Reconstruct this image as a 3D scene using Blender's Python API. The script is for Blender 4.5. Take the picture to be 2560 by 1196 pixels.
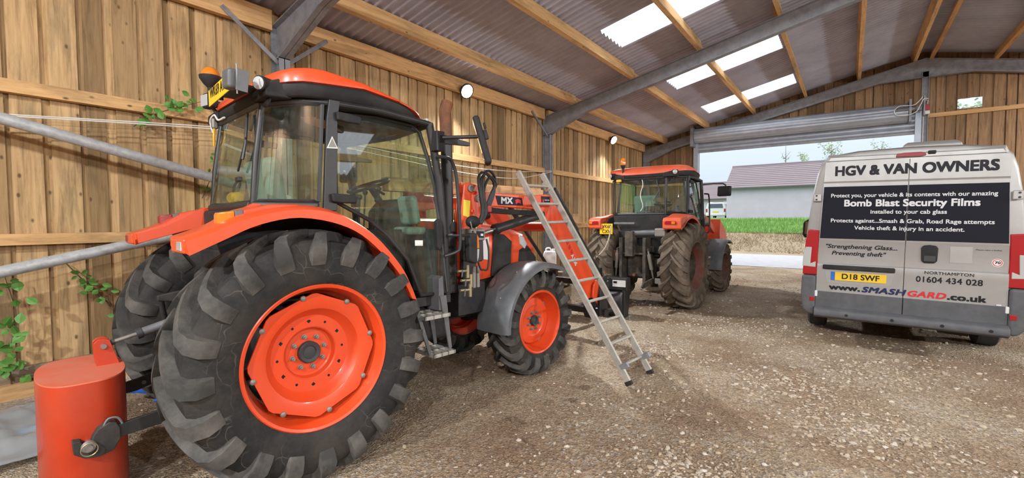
import bpy, bmesh, math, random
from mathutils import Vector, Matrix, noise
PI = math.pi
for o in list(bpy.data.objects): bpy.data.objects.remove(o)
scene = bpy.context.scene
COL = scene.collection
rnd = random.Random(7)

# ------------------------------------------------------------------ camera
CAM_H = 1.63
yaw, pitch, roll = math.radians(36.529), math.radians(2.3327), math.radians(-0.2552)
fw = Vector((-math.sin(yaw)*math.cos(pitch), math.cos(yaw)*math.cos(pitch), -math.sin(pitch)))
r0 = Vector((math.cos(yaw), math.sin(yaw), 0)); u0 = r0.cross(fw)
rt = r0*math.cos(roll)+u0*math.sin(roll); up = -r0*math.sin(roll)+u0*math.cos(roll)
cd = bpy.data.cameras.new('camera'); cam = bpy.data.objects.new('camera', cd); COL.objects.link(cam)
cam.matrix_world = Matrix(((rt.x, up.x, -fw.x, 0), (rt.y, up.y, -fw.y, 0), (rt.z, up.z, -fw.z, CAM_H), (0, 0, 0, 1)))
cd.sensor_width = 36.0; cd.lens = 1140.29/2560*36.0; cd.clip_start = 0.05; cd.clip_end = 400
scene.camera = cam

# ------------------------------------------------------------------ world, exposure
scene.view_settings.view_transform = 'Standard'
scene.view_settings.look = 'None'
scene.view_settings.gamma = 1.0
scene.view_settings.use_curve_mapping = False
scene.view_settings.exposure = 0.42
w = bpy.data.worlds.new('overcast_sky'); scene.world = w; w.use_nodes = True
nt = w.node_tree; nt.nodes.clear()
wo = nt.nodes.new('ShaderNodeOutputWorld'); wb = nt.nodes.new('ShaderNodeBackground')
tc = nt.nodes.new('ShaderNodeTexCoord'); sx = nt.nodes.new('ShaderNodeSeparateXYZ'); cr = nt.nodes.new('ShaderNodeValToRGB')
cn = nt.nodes.new('ShaderNodeTexNoise'); cn.inputs['Scale'].default_value = 2.2; cn.inputs['Detail'].default_value = 3
mx = nt.nodes.new('ShaderNodeMix'); mx.data_type = 'RGBA'
nt.links.new(tc.outputs['Generated'], sx.inputs[0]); nt.links.new(sx.outputs['Z'], cr.inputs[0])
nt.links.new(tc.outputs['Generated'], cn.inputs['Vector'])
cr.color_ramp.elements[0].position = 0.0; cr.color_ramp.elements[0].color = (.42, .50, .68, 1)
cr.color_ramp.elements[1].position = .62; cr.color_ramp.elements[1].color = (2.1, 2.15, 2.2, 1)
ke = cr.color_ramp.elements.new(.16); ke.color = (.56, .64, .80, 1)
nt.links.new(cr.outputs[0], mx.inputs['A']); mx.inputs['B'].default_value = (.95, .97, 1, 1)
mr = nt.nodes.new('ShaderNodeMapRange'); mr.inputs[1].default_value = .45; mr.inputs[2].default_value = .75; mr.inputs[4].default_value = .55
nt.links.new(cn.outputs['Fac'], mr.inputs[0]); nt.links.new(mr.outputs[0], mx.inputs['Factor'])
nt.links.new(mx.outputs['Result'], wb.inputs['Color']); wb.inputs['Strength'].default_value = 1.15
nt.links.new(wb.outputs[0], wo.inputs[0])
LAMP_POWER = 165.0

# ------------------------------------------------------------------ materials
def newmat(name):
    m = bpy.data.materials.new(name); m.use_nodes = True
    n = m.node_tree; b = n.nodes['Principled BSDF']
    return m, n, b
def nd(n, t, **kw):
    x = n.nodes.new(t)
    for k, v in kw.items():
        if k in x.inputs.keys(): x.inputs[k].default_value = v
        else: setattr(x, k, v)
    return x
def mat(name, c, rough=.5, metal=0, c2=None, sc=6.0, lo=.4, hi=.65, bump=0, bsc=40, coat=0, dust=None, stretch=None, alpha=None):
    """principled surface; c2 = second colour mixed in by noise, dust = dry dirt that collects in patches"""
    m, n, b = newmat(name)
    b.inputs['Roughness'].default_value = rough; b.inputs['Metallic'].default_value = metal
    b.inputs['Base Color'].default_value = (*c, 1)
    if name in ('tyre_rubber', 'black_plastic', 'muddy_tyre', 'sawn_larch', 'black_vinyl', 'black_lettering', 'navy_lettering'): b.inputs['Specular IOR Level'].default_value = .22
    if coat: b.inputs['Coat Weight'].default_value = coat; b.inputs['Coat Roughness'].default_value = .12
    co = nd(n, 'ShaderNodeTexCoord')
    src = co.outputs['Object']
    if stretch:
        mp = nd(n, 'ShaderNodeMapping'); mp.inputs['Scale'].default_value = stretch
        n.links.new(src, mp.inputs[0]); src = mp.outputs[0]
    last = None
    if c2:
        t = nd(n, 'ShaderNodeTexNoise', Scale=sc, Detail=8.0, Roughness=.65); n.links.new(src, t.inputs['Vector'])
        r = nd(n, 'ShaderNodeMapRange'); r.inputs[1].default_value = lo; r.inputs[2].default_value = hi
        n.links.new(t.outputs['Fac'], r.inputs[0])
        x = nd(n, 'ShaderNodeMix', data_type='RGBA'); x.inputs['A'].default_value = (*c, 1); x.inputs['B'].default_value = (*c2, 1)
        n.links.new(r.outputs[0], x.inputs['Factor']); last = x.outputs['Result']
    if dust:
        dc, amt = dust
        t = nd(n, 'ShaderNodeTexNoise', Scale=3.1, Detail=10.0, Roughness=.72); n.links.new(src, t.inputs['Vector'])
        r = nd(n, 'ShaderNodeMapRange'); r.inputs[1].default_value = .42; r.inputs[2].default_value = .72; r.inputs[4].default_value = amt
        n.links.new(t.outputs['Fac'], r.inputs[0])
        x = nd(n, 'ShaderNodeMix', data_type='RGBA'); x.inputs['A'].default_value = (*c, 1); x.inputs['B'].default_value = (*dc, 1)
        if last: n.links.new(last, x.inputs['A'])
        n.links.new(r.outputs[0], x.inputs['Factor']); last = x.outputs['Result']
        rr = nd(n, 'ShaderNodeMapRange'); rr.inputs[3].default_value = rough; rr.inputs[4].default_value = .9
        n.links.new(r.outputs[0], rr.inputs[0]); n.links.new(rr.outputs[0], b.inputs['Roughness'])
    if last: n.links.new(last, b.inputs['Base Color'])
    if bump:
        t = nd(n, 'ShaderNodeTexNoise', Scale=bsc, Detail=6.0); n.links.new(src, t.inputs['Vector'])
        bp = nd(n, 'ShaderNodeBump', Strength=bump, Distance=.02); n.links.new(t.outputs['Fac'], bp.inputs['Height'])
        n.links.new(bp.outputs[0], b.inputs['Normal'])
    return m
def wood(name, light, mid, dark, axis=2, knots=True, green=0):
    """sawn boards: every board of the mesh gets its own tone, long grain, knots and weather streaks"""
    m, n, b = newmat(name); b.inputs['Roughness'].default_value = .78
    co = nd(n, 'ShaderNodeTexCoord'); ge = nd(n, 'ShaderNodeNewGeometry')
    off = nd(n, 'ShaderNodeVectorMath', operation='MULTIPLY_ADD')
    cmb = nd(n, 'ShaderNodeCombineXYZ')
    for i in range(3): n.links.new(ge.outputs['Random Per Island'], cmb.inputs[i])
    n.links.new(cmb.outputs[0], off.inputs[0]); off.inputs[1].default_value = (31, 57, 83); n.links.new(co.outputs['Object'], off.inputs[2])
    mp = nd(n, 'ShaderNodeMapping'); s = [14, 14, 14]; s[axis] = .9; mp.inputs['Scale'].default_value = s
    n.links.new(off.outputs[0], mp.inputs[0])
    g = nd(n, 'ShaderNodeTexNoise', Scale=2.2, Detail=7.0, Roughness=.62, Distortion=.6); n.links.new(mp.outputs[0], g.inputs['Vector'])
    rp = nd(n, 'ShaderNodeValToRGB'); e = rp.color_ramp.elements
    e[0].position = .28; e[0].color = (*dark, 1); e[1].position = .72; e[1].color = (*light, 1)
    k = e.new(.47); k.color = (*mid, 1); n.links.new(g.outputs['Fac'], rp.inputs[0])
    # tone of each board
    tr = nd(n, 'ShaderNodeValToRGB'); t = tr.color_ramp.elements
    t[0].position = 0; t[0].color = (.42, .37, .30, 1); t[1].position = 1; t[1].color = (1.0, .92, .80, 1)
    q = t.new(.22); q.color = (.68, .62, .53, 1); q = t.new(.55); q.color = (.98, .95, .9, 1); q = t.new(.8); q.color = (1.1, 1.04, .95, 1)
    n.links.new(ge.outputs['Random Per Island'], tr.inputs[0])
    mu = nd(n, 'ShaderNodeMix', data_type='RGBA', blend_type='MULTIPLY'); mu.inputs['Factor'].default_value = 1
    n.links.new(rp.outputs[0], mu.inputs['A']); n.links.new(tr.outputs[0], mu.inputs['B'])
    last = mu.outputs['Result']
    if knots:
        mk = nd(n, 'ShaderNodeMapping'); s = [7.5, 7.5, 7.5]; s[axis] = 4.2; mk.inputs['Scale'].default_value = s
        n.links.new(off.outputs[0], mk.inputs[0])
        v = nd(n, 'ShaderNodeTexVoronoi', Scale=1.0, Randomness=1.0); n.links.new(mk.outputs[0], v.inputs['Vector'])
        r = nd(n, 'ShaderNodeMapRange'); r.inputs[1].default_value = .05; r.inputs[2].default_value = .12; r.inputs[3].default_value = .85; r.inputs[4].default_value = 0
        n.links.new(v.outputs['Distance'], r.inputs[0])
        x = nd(n, 'ShaderNodeMix', data_type='RGBA'); x.inputs['B'].default_value = (.07, .035, .018, 1)
        n.links.new(last, x.inputs['A']); n.links.new(r.outputs[0], x.inputs['Factor']); last = x.outputs['Result']
    # damp, mossy streaks
    ms = nd(n, 'ShaderNodeMapping'); s = [3.2, 3.2, 3.2]; s[axis] = .55; ms.inputs['Scale'].default_value = s
    n.links.new(off.outputs[0], ms.inputs[0])
    st = nd(n, 'ShaderNodeTexNoise', Scale=1.6, Detail=6.0, Roughness=.7); n.links.new(ms.outputs[0], st.inputs['Vector'])
    r = nd(n, 'ShaderNodeMapRange'); r.inputs[1].default_value = .50; r.inputs[2].default_value = .74; r.inputs[4].default_value = .72
    n.links.new(st.outputs['Fac'], r.inputs[0])
    x = nd(n, 'ShaderNodeMix', data_type='RGBA'); x.inputs['B'].default_value = (.12, .095, .05, 1)
    n.links.new(last, x.inputs['A']); n.links.new(r.outputs[0], x.inputs['Factor']); last = x.outputs['Result']
    n.links.new(last, b.inputs['Base Color'])
    bp = nd(n, 'ShaderNodeBump', Strength=.35, Distance=.004); n.links.new(g.outputs['Fac'], bp.inputs['Height']); n.links.new(bp.outputs[0], b.inputs['Normal'])
    return m
def glass(name, tint, gl=1.0, dirt=.06, ior=2.1):
    m, n, b = newmat(name); n.nodes.remove(b); out = n.nodes['Material Output']
    tr = nd(n, 'ShaderNodeBsdfTransparent'); tr.inputs['Color'].default_value = (*tint, 1)
    gs = nd(n, 'ShaderNodeBsdfGlossy', Roughness=.02); fr = nd(n, 'ShaderNodeFresnel', IOR=ior)
    ma = nd(n, 'ShaderNodeMath', operation='MULTIPLY'); ma.inputs[1].default_value = gl; n.links.new(fr.outputs[0], ma.inputs[0])
    ge = nd(n, 'ShaderNodeNewGeometry'); iv = nd(n, 'ShaderNodeMath', operation='SUBTRACT'); iv.inputs[0].default_value = 1; n.links.new(ge.outputs['Backfacing'], iv.inputs[1])
    m1 = nd(n, 'ShaderNodeMath', operation='MULTIPLY'); n.links.new(ma.outputs[0], m1.inputs[0]); n.links.new(iv.outputs[0], m1.inputs[1])
    ms = nd(n, 'ShaderNodeMixShader'); n.links.new(m1.outputs[0], ms.inputs[0]); n.links.new(tr.outputs[0], ms.inputs[1]); n.links.new(gs.outputs[0], ms.inputs[2])
    df = nd(n, 'ShaderNodeBsdfDiffuse'); df.inputs['Color'].default_value = (.30, .36, .32, 1)
    t = nd(n, 'ShaderNodeTexNoise', Scale=9.0, Detail=9.0, Roughness=.75); co = nd(n, 'ShaderNodeTexCoord'); n.links.new(co.outputs['Object'], t.inputs['Vector'])
    r = nd(n, 'ShaderNodeMapRange'); r.inputs[1].default_value = .4; r.inputs[2].default_value = .8; r.inputs[3].default_value = dirt*.4; r.inputs[4].default_value = dirt*2.5
    n.links.new(t.outputs['Fac'], r.inputs[0])
    m3 = nd(n, 'ShaderNodeMath', operation='MULTIPLY'); n.links.new(r.outputs[0], m3.inputs[0]); n.links.new(iv.outputs[0], m3.inputs[1])
    m2 = nd(n, 'ShaderNodeMixShader'); n.links.new(m3.outputs[0], m2.inputs[0]); n.links.new(ms.outputs[0], m2.inputs[1]); n.links.new(df.outputs[0], m2.inputs[2])
    n.links.new(m2.outputs[0], out.inputs['Surface'])
    return m
def emis(name, c, s):
    m, n, b = newmat(name); b.inputs['Base Color'].default_value = (*c, 1)
    b.inputs['Emission Color'].default_value = (*c, 1); b.inputs['Emission Strength'].default_value = s
    return m
DUST = (.30, .235, .17)
M = dict(
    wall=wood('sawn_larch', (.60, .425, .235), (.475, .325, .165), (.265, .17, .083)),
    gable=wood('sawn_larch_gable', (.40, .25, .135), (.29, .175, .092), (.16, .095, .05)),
    railY=wood('sawn_rail', (.72, .46, .22), (.62, .38, .17), (.46, .27, .115), axis=1, knots=True),
    railX=wood('sawn_rail_cross', (.70, .44, .21), (.60, .36, .16), (.44, .26, .11), axis=0),
    plank=wood('fresh_plank', (.70, .47, .27), (.62, .40, .21), (.48, .29, .14), axis=1),
    oldplank=wood('grey_plank', (.34, .27, .2), (.26, .2, .14), (.15, .11, .07), axis=1),
    sheet=mat('fibre_cement', (.46, .475, .57), .85, c2=(.36, .365, .44), sc=1.4, bump=.1, bsc=60),
    steel=mat('galvanised_steel', (.29, .29, .305), .5, .35, c2=(.20, .20, .215), sc=7),
    steel2=mat('dull_steel', (.20, .20, .205), .55, .3, c2=(.14, .14, .15), sc=9),
    shutter=mat('shutter_steel', (.42, .46, .52), .4, .35, c2=(.34, .37, .43), sc=3),
    pipe=mat('galvanised_pipe', (.50, .51, .51), .5, .2, c2=(.37, .38, .38), sc=18, bump=.05, bsc=80),
    orange=mat('orange_paint', (.74, .07, .012), .32, c2=(.70, .07, .016), sc=4, coat=.3, dust=(DUST, .10)),
    wheelor=mat('orange_wheel_paint', (.70, .060, .010), .4, coat=.2, dust=((.36, .12, .05), .2)),
    orange2=mat('orange_paint_worn', (.72, .085, .02), .42, c2=(.62, .09, .03), sc=4, dust=(DUST, .35)),
    rimred=mat('muddy_red_rim', (.20, .04, .025), .7, c2=(.15, .10, .075), sc=4, lo=.38, hi=.6, dust=((.2, .15, .11), .9)),
    weight=mat('orange_red_enamel', (.50, .040, .010), .36, c2=(.45, .038, .012), sc=5, coat=.2, dust=((.36, .11, .06), .2)),
    weighttop=mat('chalky_red_enamel', (.60, .12, .06), .6, c2=(.55, .17, .11), sc=5),  # paler, rougher red for the top face
    tyre=mat('tyre_rubber', (.019, .0185, .018), .7, dust=((.10, .08, .064), .5), bump=.12, bsc=60),
    tyre2=mat('muddy_tyre', (.075, .062, .05), .9, c2=(.17, .13, .095), sc=5, lo=.38, hi=.6, dust=((.22, .17, .12), .6), bump=.3, bsc=40),
    tyrev=mat('van_tyre', (.028, .028, .03), .8, dust=((.1, .09, .08), .4)),
    black=mat('black_paint', (.014, .014, .015), .42, dust=((.10, .085, .07), .25)),
    blackmat=mat('black_plastic', (.018, .018, .019), .62, dust=((.11, .1, .085), .3)),
    under=mat('oily_castings', (.018, .017, .016), .7, c2=(.05, .042, .035), sc=9),
    under2=mat('muddy_castings', (.035, .031, .027), .8, c2=(.11, .085, .06), sc=8),
    rubber=mat('hose_rubber', (.012, .012, .012), .5),
    fgrey=mat('grey_fender_plastic', (.085, .09, .095), .48, c2=(.12, .125, .13), sc=6, dust=((.2, .18, .15), .25)),
    bolt=mat('zinc_bolt', (.25, .23, .205), .55, .5), dark=mat('dark_cap', (.035, .036, .038), .6),
    chrome=mat('chrome_rod', (.75, .75, .75), .12, 1.0), brass=mat('brass_fittings', (.42, .36, .22), .4, .7),
    white=mat('white_plastic', (.72, .72, .70), .5), alu=mat('weathered_aluminium', (.46, .44, .39), .5, .35, c2=(.36, .34, .30), sc=14),
    seat=mat('teal_grey_cloth', (.20, .27, .27), .9, bump=.2, bsc=200), amber=mat('amber_lens', (.66, .19, .02), .15, coat=.5),
    red=mat('red_lens', (.36, .008, .012), .25, coat=.2), clear=mat('clear_lens', (.45, .46, .45), .12, coat=.5), darkred=mat('dusty_red_lens', (.26, .03, .03), .5),
    yellow=mat('plate_yellow', (.80, .52, .02), .4), ink=mat('black_lettering', (.012, .012, .016), .5), inkw=mat('pale_lettering', (.62, .63, .64), .5),
    inkred=mat('red_lettering', (.55, .015, .02), .5), inkblue=mat('navy_lettering', (.02, .025, .08), .5), blue=mat('blue_plate_strip', (.02, .12, .55), .4),
    silver=mat('silver_paint', (.385, .38, .368), .34, .35, c2=(.35, .345, .335), sc=3, coat=.5, dust=((.33, .30, .26), .25)),
    vgrey=mat('grey_bumper_plastic', (.075, .078, .085), .6, c2=(.10, .10, .105), sc=8), band=mat('black_vinyl', (.010, .011, .018), .75),
    glass=glass('green_cab_glass', (.90, .97, .88), 1.3, .06), glass2=glass('dark_glass', (.25, .3, .3), 1.6, .05), clearg=glass('clear_glass', (.9, .93, .93), 1, .03),
    mirror=mat('mirror_glass', (.6, .62, .65), .04, 1.0), sticker=mat('yellow_sticker', (.82, .62, .05), .5), stickw=mat('white_sticker', (.72, .72, .70), .5),
    rope=mat('pale_rope', (.55, .48, .36), .9), wire=mat('white_cord', (.70, .68, .62), .8), leaf=mat('bramble_leaf', (.07, .20, .028), .6, c2=(.13, .30, .05), sc=12),
    stem=mat('bramble_stem', (.10, .07, .04), .8), stone=None, earyel=mat('yellow_shell', (.80, .42, .02), .4), rust=mat('rusty_iron', (.20, .075, .03), .85, c2=(.10, .05, .03), sc=12),
    render=mat('white_render', (.50, .455, .53), .9, c2=(.46, .42, .49), sc=1.2), tile=mat('roof_tiles', (.22, .18, .19), .8, c2=(.18, .145, .155), sc=2.5, stretch=(.3, 4, 4)),
    asphalt=mat('pale_road', (.36, .36, .38), .9, c2=(.31, .31, .33), sc=3), lampglow=emis('led_glow', (.93, .97, 1.0), 60.0), whitecar=mat('white_car_paint', (.72, .73, .75), .3),
)
def tyre_mat():
    # black rubber, dusty, with fine pale scuffs
    m = M['tyre']; n = m.node_tree; b = n.nodes['Principled BSDF']; last = b.inputs['Base Color'].links[0].from_socket
    co = nd(n, 'ShaderNodeTexCoord'); wv = nd(n, 'ShaderNodeTexNoise', Scale=2.5, Detail=3.0); n.links.new(co.outputs['Object'], wv.inputs['Vector'])
    ad = nd(n, 'ShaderNodeMix', data_type='VECTOR'); ad.inputs['Factor'].default_value = .35
    n.links.new(co.outputs['Object'], ad.inputs['A']); n.links.new(wv.outputs['Color'], ad.inputs['B'])
    v = nd(n, 'ShaderNodeTexVoronoi', feature='DISTANCE_TO_EDGE', Scale=9.0); n.links.new(ad.outputs['Result'], v.inputs['Vector'])
    r = nd(n, 'ShaderNodeMapRange'); r.inputs[1].default_value = .0; r.inputs[2].default_value = .018; r.inputs[3].default_value = .5; r.inputs[4].default_value = 0; n.links.new(v.outputs['Distance'], r.inputs[0])
    ms = nd(n, 'ShaderNodeTexNoise', Scale=5.0, Detail=4.0); n.links.new(co.outputs['Object'], ms.inputs['Vector'])
    mr_ = nd(n, 'ShaderNodeMapRange'); mr_.inputs[1].default_value = .48; mr_.inputs[2].default_value = .62; n.links.new(ms.outputs['Fac'], mr_.inputs[0])
    mu = nd(n, 'ShaderNodeMath', operation='MULTIPLY'); n.links.new(r.outputs[0], mu.inputs[0]); n.links.new(mr_.outputs[0], mu.inputs[1])
    x = nd(n, 'ShaderNodeMix', data_type='RGBA'); x.inputs['B'].default_value = (.16, .145, .125, 1); n.links.new(last, x.inputs['A']); n.links.new(mu.outputs[0], x.inputs['Factor'])
    n.links.new(x.outputs['Result'], b.inputs['Base Color'])
tyre_mat()
M['lug'] = mat('dusty_tyre_lug', (.045, .043, .040), .8, c2=(.125, .112, .097), sc=5, lo=.42, hi=.70, bump=.1, bsc=70)
M['lug'].node_tree.nodes['Principled BSDF'].inputs['Specular IOR Level'].default_value = .25
def plastic_sheet():
    m, n, b = newmat('clear_plastic_sheet'); b.inputs['Base Color'].default_value = (.62, .64, .66, 1); b.inputs['Roughness'].default_value = .25
    co = nd(n, 'ShaderNodeTexCoord'); t = nd(n, 'ShaderNodeTexNoise', Scale=1.7, Detail=3.0); n.links.new(co.outputs['Object'], t.inputs['Vector'])
    r = nd(n, 'ShaderNodeValToRGB'); e = r.color_ramp.elements; e[0].position = .56; e[0].color = (.38, .40, .41, 1); e[1].position = .64; e[1].color = (.22, .45, .72, 1)
    n.links.new(t.outputs['Fac'], r.inputs[0]); n.links.new(r.outputs[0], b.inputs['Base Color']); b.inputs['Alpha'].default_value = .62
    return m
M['plastic'] = plastic_sheet()
def skylight_mat():
    m, n, b = newmat('translucent_roof_sheet'); n.nodes.remove(b); out = n.nodes['Material Output']
    a = nd(n, 'ShaderNodeBsdfTranslucent'); a.inputs['Color'].default_value = (.92, .95, .96, 1)
    t = nd(n, 'ShaderNodeBsdfTransparent'); t.inputs['Color'].default_value = (.95, .97, .98, 1)
    ms = nd(n, 'ShaderNodeMixShader'); ms.inputs[0].default_value = .62; n.links.new(a.outputs[0], ms.inputs[1]); n.links.new(t.outputs[0], ms.inputs[2])
    n.links.new(ms.outputs[0], out.inputs['Surface'])
    return m
M['sky'] = skylight_mat()
def ground_mat():
    m, n, b = newmat('trodden_gravel'); b.inputs['Roughness'].default_value = .95
    co = nd(n, 'ShaderNodeTexCoord')
    t = nd(n, 'ShaderNodeTexNoise', Scale=.55, Detail=12.0, Roughness=.62); n.links.new(co.outputs['Object'], t.inputs['Vector'])
    r = nd(n, 'ShaderNodeValToRGB'); e = r.color_ramp.elements
    e[0].position = .34; e[0].color = (.30, .188, .108, 1); e[1].position = .68; e[1].color = (.57, .46, .315, 1)
    k = e.new(.48); k.color = (.42, .30, .188, 1); k = e.new(.56); k.color = (.495, .375, .248, 1)
    n.links.new(t.outputs['Fac'], r.inputs[0])
    v = nd(n, 'ShaderNodeTexVoronoi', Scale=34.0); v2 = nd(n, 'ShaderNodeTexVoronoi', Scale=75.0)
    for q in (v, v2): n.links.new(co.outputs['Object'], q.inputs['Vector'])
    # crushed-stone speckle
    hs = nd(n, 'ShaderNodeSeparateColor'); n.links.new(v.outputs['Color'], hs.inputs[0])
    sp = nd(n, 'ShaderNodeMapRange'); sp.inputs[1].default_value = .62; sp.inputs[2].default_value = .95; sp.inputs[4].default_value = .65; n.links.new(hs.outputs[0], sp.inputs[0])
    pn = nd(n, 'ShaderNodeTexNoise', Scale=1.1, Detail=5.0); n.links.new(co.outputs['Object'], pn.inputs['Vector'])
    pm = nd(n, 'ShaderNodeMapRange'); pm.inputs[1].default_value = .42; pm.inputs[2].default_value = .62; n.links.new(pn.outputs['Fac'], pm.inputs[0])
    mm = nd(n, 'ShaderNodeMath', operation='MULTIPLY'); n.links.new(sp.outputs[0], mm.inputs[0]); n.links.new(pm.outputs[0], mm.inputs[1])
    x = nd(n, 'ShaderNodeMix', data_type='RGBA'); x.inputs['B'].default_value = (.60, .545, .47, 1)
    n.links.new(r.outputs[0], x.inputs['A']); n.links.new(mm.outputs[0], x.inputs['Factor'])
    hs2 = nd(n, 'ShaderNodeSeparateColor'); n.links.new(v2.outputs['Color'], hs2.inputs[0])
    sm = nd(n, 'ShaderNodeMapRange'); sm.inputs[3].default_value = .55; sm.inputs[4].default_value = 1.38; n.links.new(hs2.outputs[1], sm.inputs[0])
    y = nd(n, 'ShaderNodeVectorMath', operation='SCALE'); n.links.new(x.outputs['Result'], y.inputs[0]); n.links.new(sm.outputs[0], y.inputs['Scale'])
    n.links.new(y.outputs[0], b.inputs['Base Color'])
    ad = nd(n, 'ShaderNodeMath', operation='ADD'); n.links.new(v.outputs['Distance'], ad.inputs[0]); n.links.new(v2.outputs['Distance'], ad.inputs[1])
    fn = nd(n, 'ShaderNodeTexNoise', Scale=160.0, Detail=4.0); n.links.new(co.outputs['Object'], fn.inputs['Vector'])
    a2 = nd(n, 'ShaderNodeMath', operation='ADD'); n.links.new(ad.outputs[0], a2.inputs[0]); n.links.new(fn.outputs['Fac'], a2.inputs[1])
    bp = nd(n, 'ShaderNodeBump', Strength=1.0, Distance=.022); n.links.new(a2.outputs[0], bp.inputs['Height']); n.links.new(bp.outputs[0], b.inputs['Normal'])
    return m
M['ground'] = ground_mat()
def island_mat(name, cols, rough=.9):
    m, n, b = newmat(name); b.inputs['Roughness'].default_value = rough
    ge = nd(n, 'ShaderNodeNewGeometry'); r = nd(n, 'ShaderNodeValToRGB'); e = r.color_ramp.elements
    e[0].color = (*cols[0], 1); e[1].color = (*cols[-1], 1)
    for i, c in enumerate(cols[1:-1]): k = e.new((i+1)/(len(cols)-1)); k.color = (*c, 1)
    n.links.new(ge.outputs['Random Per Island'], r.inputs[0]); n.links.new(r.outputs[0], b.inputs['Base Color'])
    return m
M['stone'] = island_mat('crushed_stone', [(.34, .25, .165), (.42, .335, .235), (.50, .44, .36), (.38, .31, .235), (.56, .50, .42), (.27, .20, .14), (.45, .37, .27), (.40, .30, .20)])
M['straw'] = island_mat('dry_litter', [(.20, .10, .05), (.30, .17, .08), (.40, .27, .15), (.16, .09, .05)])
M['grass'] = island_mat('verge_grass', [(.09, .20, .03), (.14, .28, .05), (.17, .32, .08), (.11, .23, .04)])
M['hay'] = island_mat('dry_grass', [(.28, .21, .12), (.34, .265, .16), (.24, .18, .10), (.31, .25, .16)])
M['bank'] = mat('dry_bank_earth', (.28, .215, .14), .95, c2=(.23, .18, .11), sc=1.5)
M['verge'] = mat('verge_soil', (.10, .22, .035), .95, c2=(.13, .26, .05), sc=2.0)
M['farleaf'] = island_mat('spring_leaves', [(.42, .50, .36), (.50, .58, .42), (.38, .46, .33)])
M['bark'] = mat('grey_bark', (.22, .19, .16), .9)
M['twig'] = mat('twig_bark', (.15, .10, .065), .9)

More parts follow.
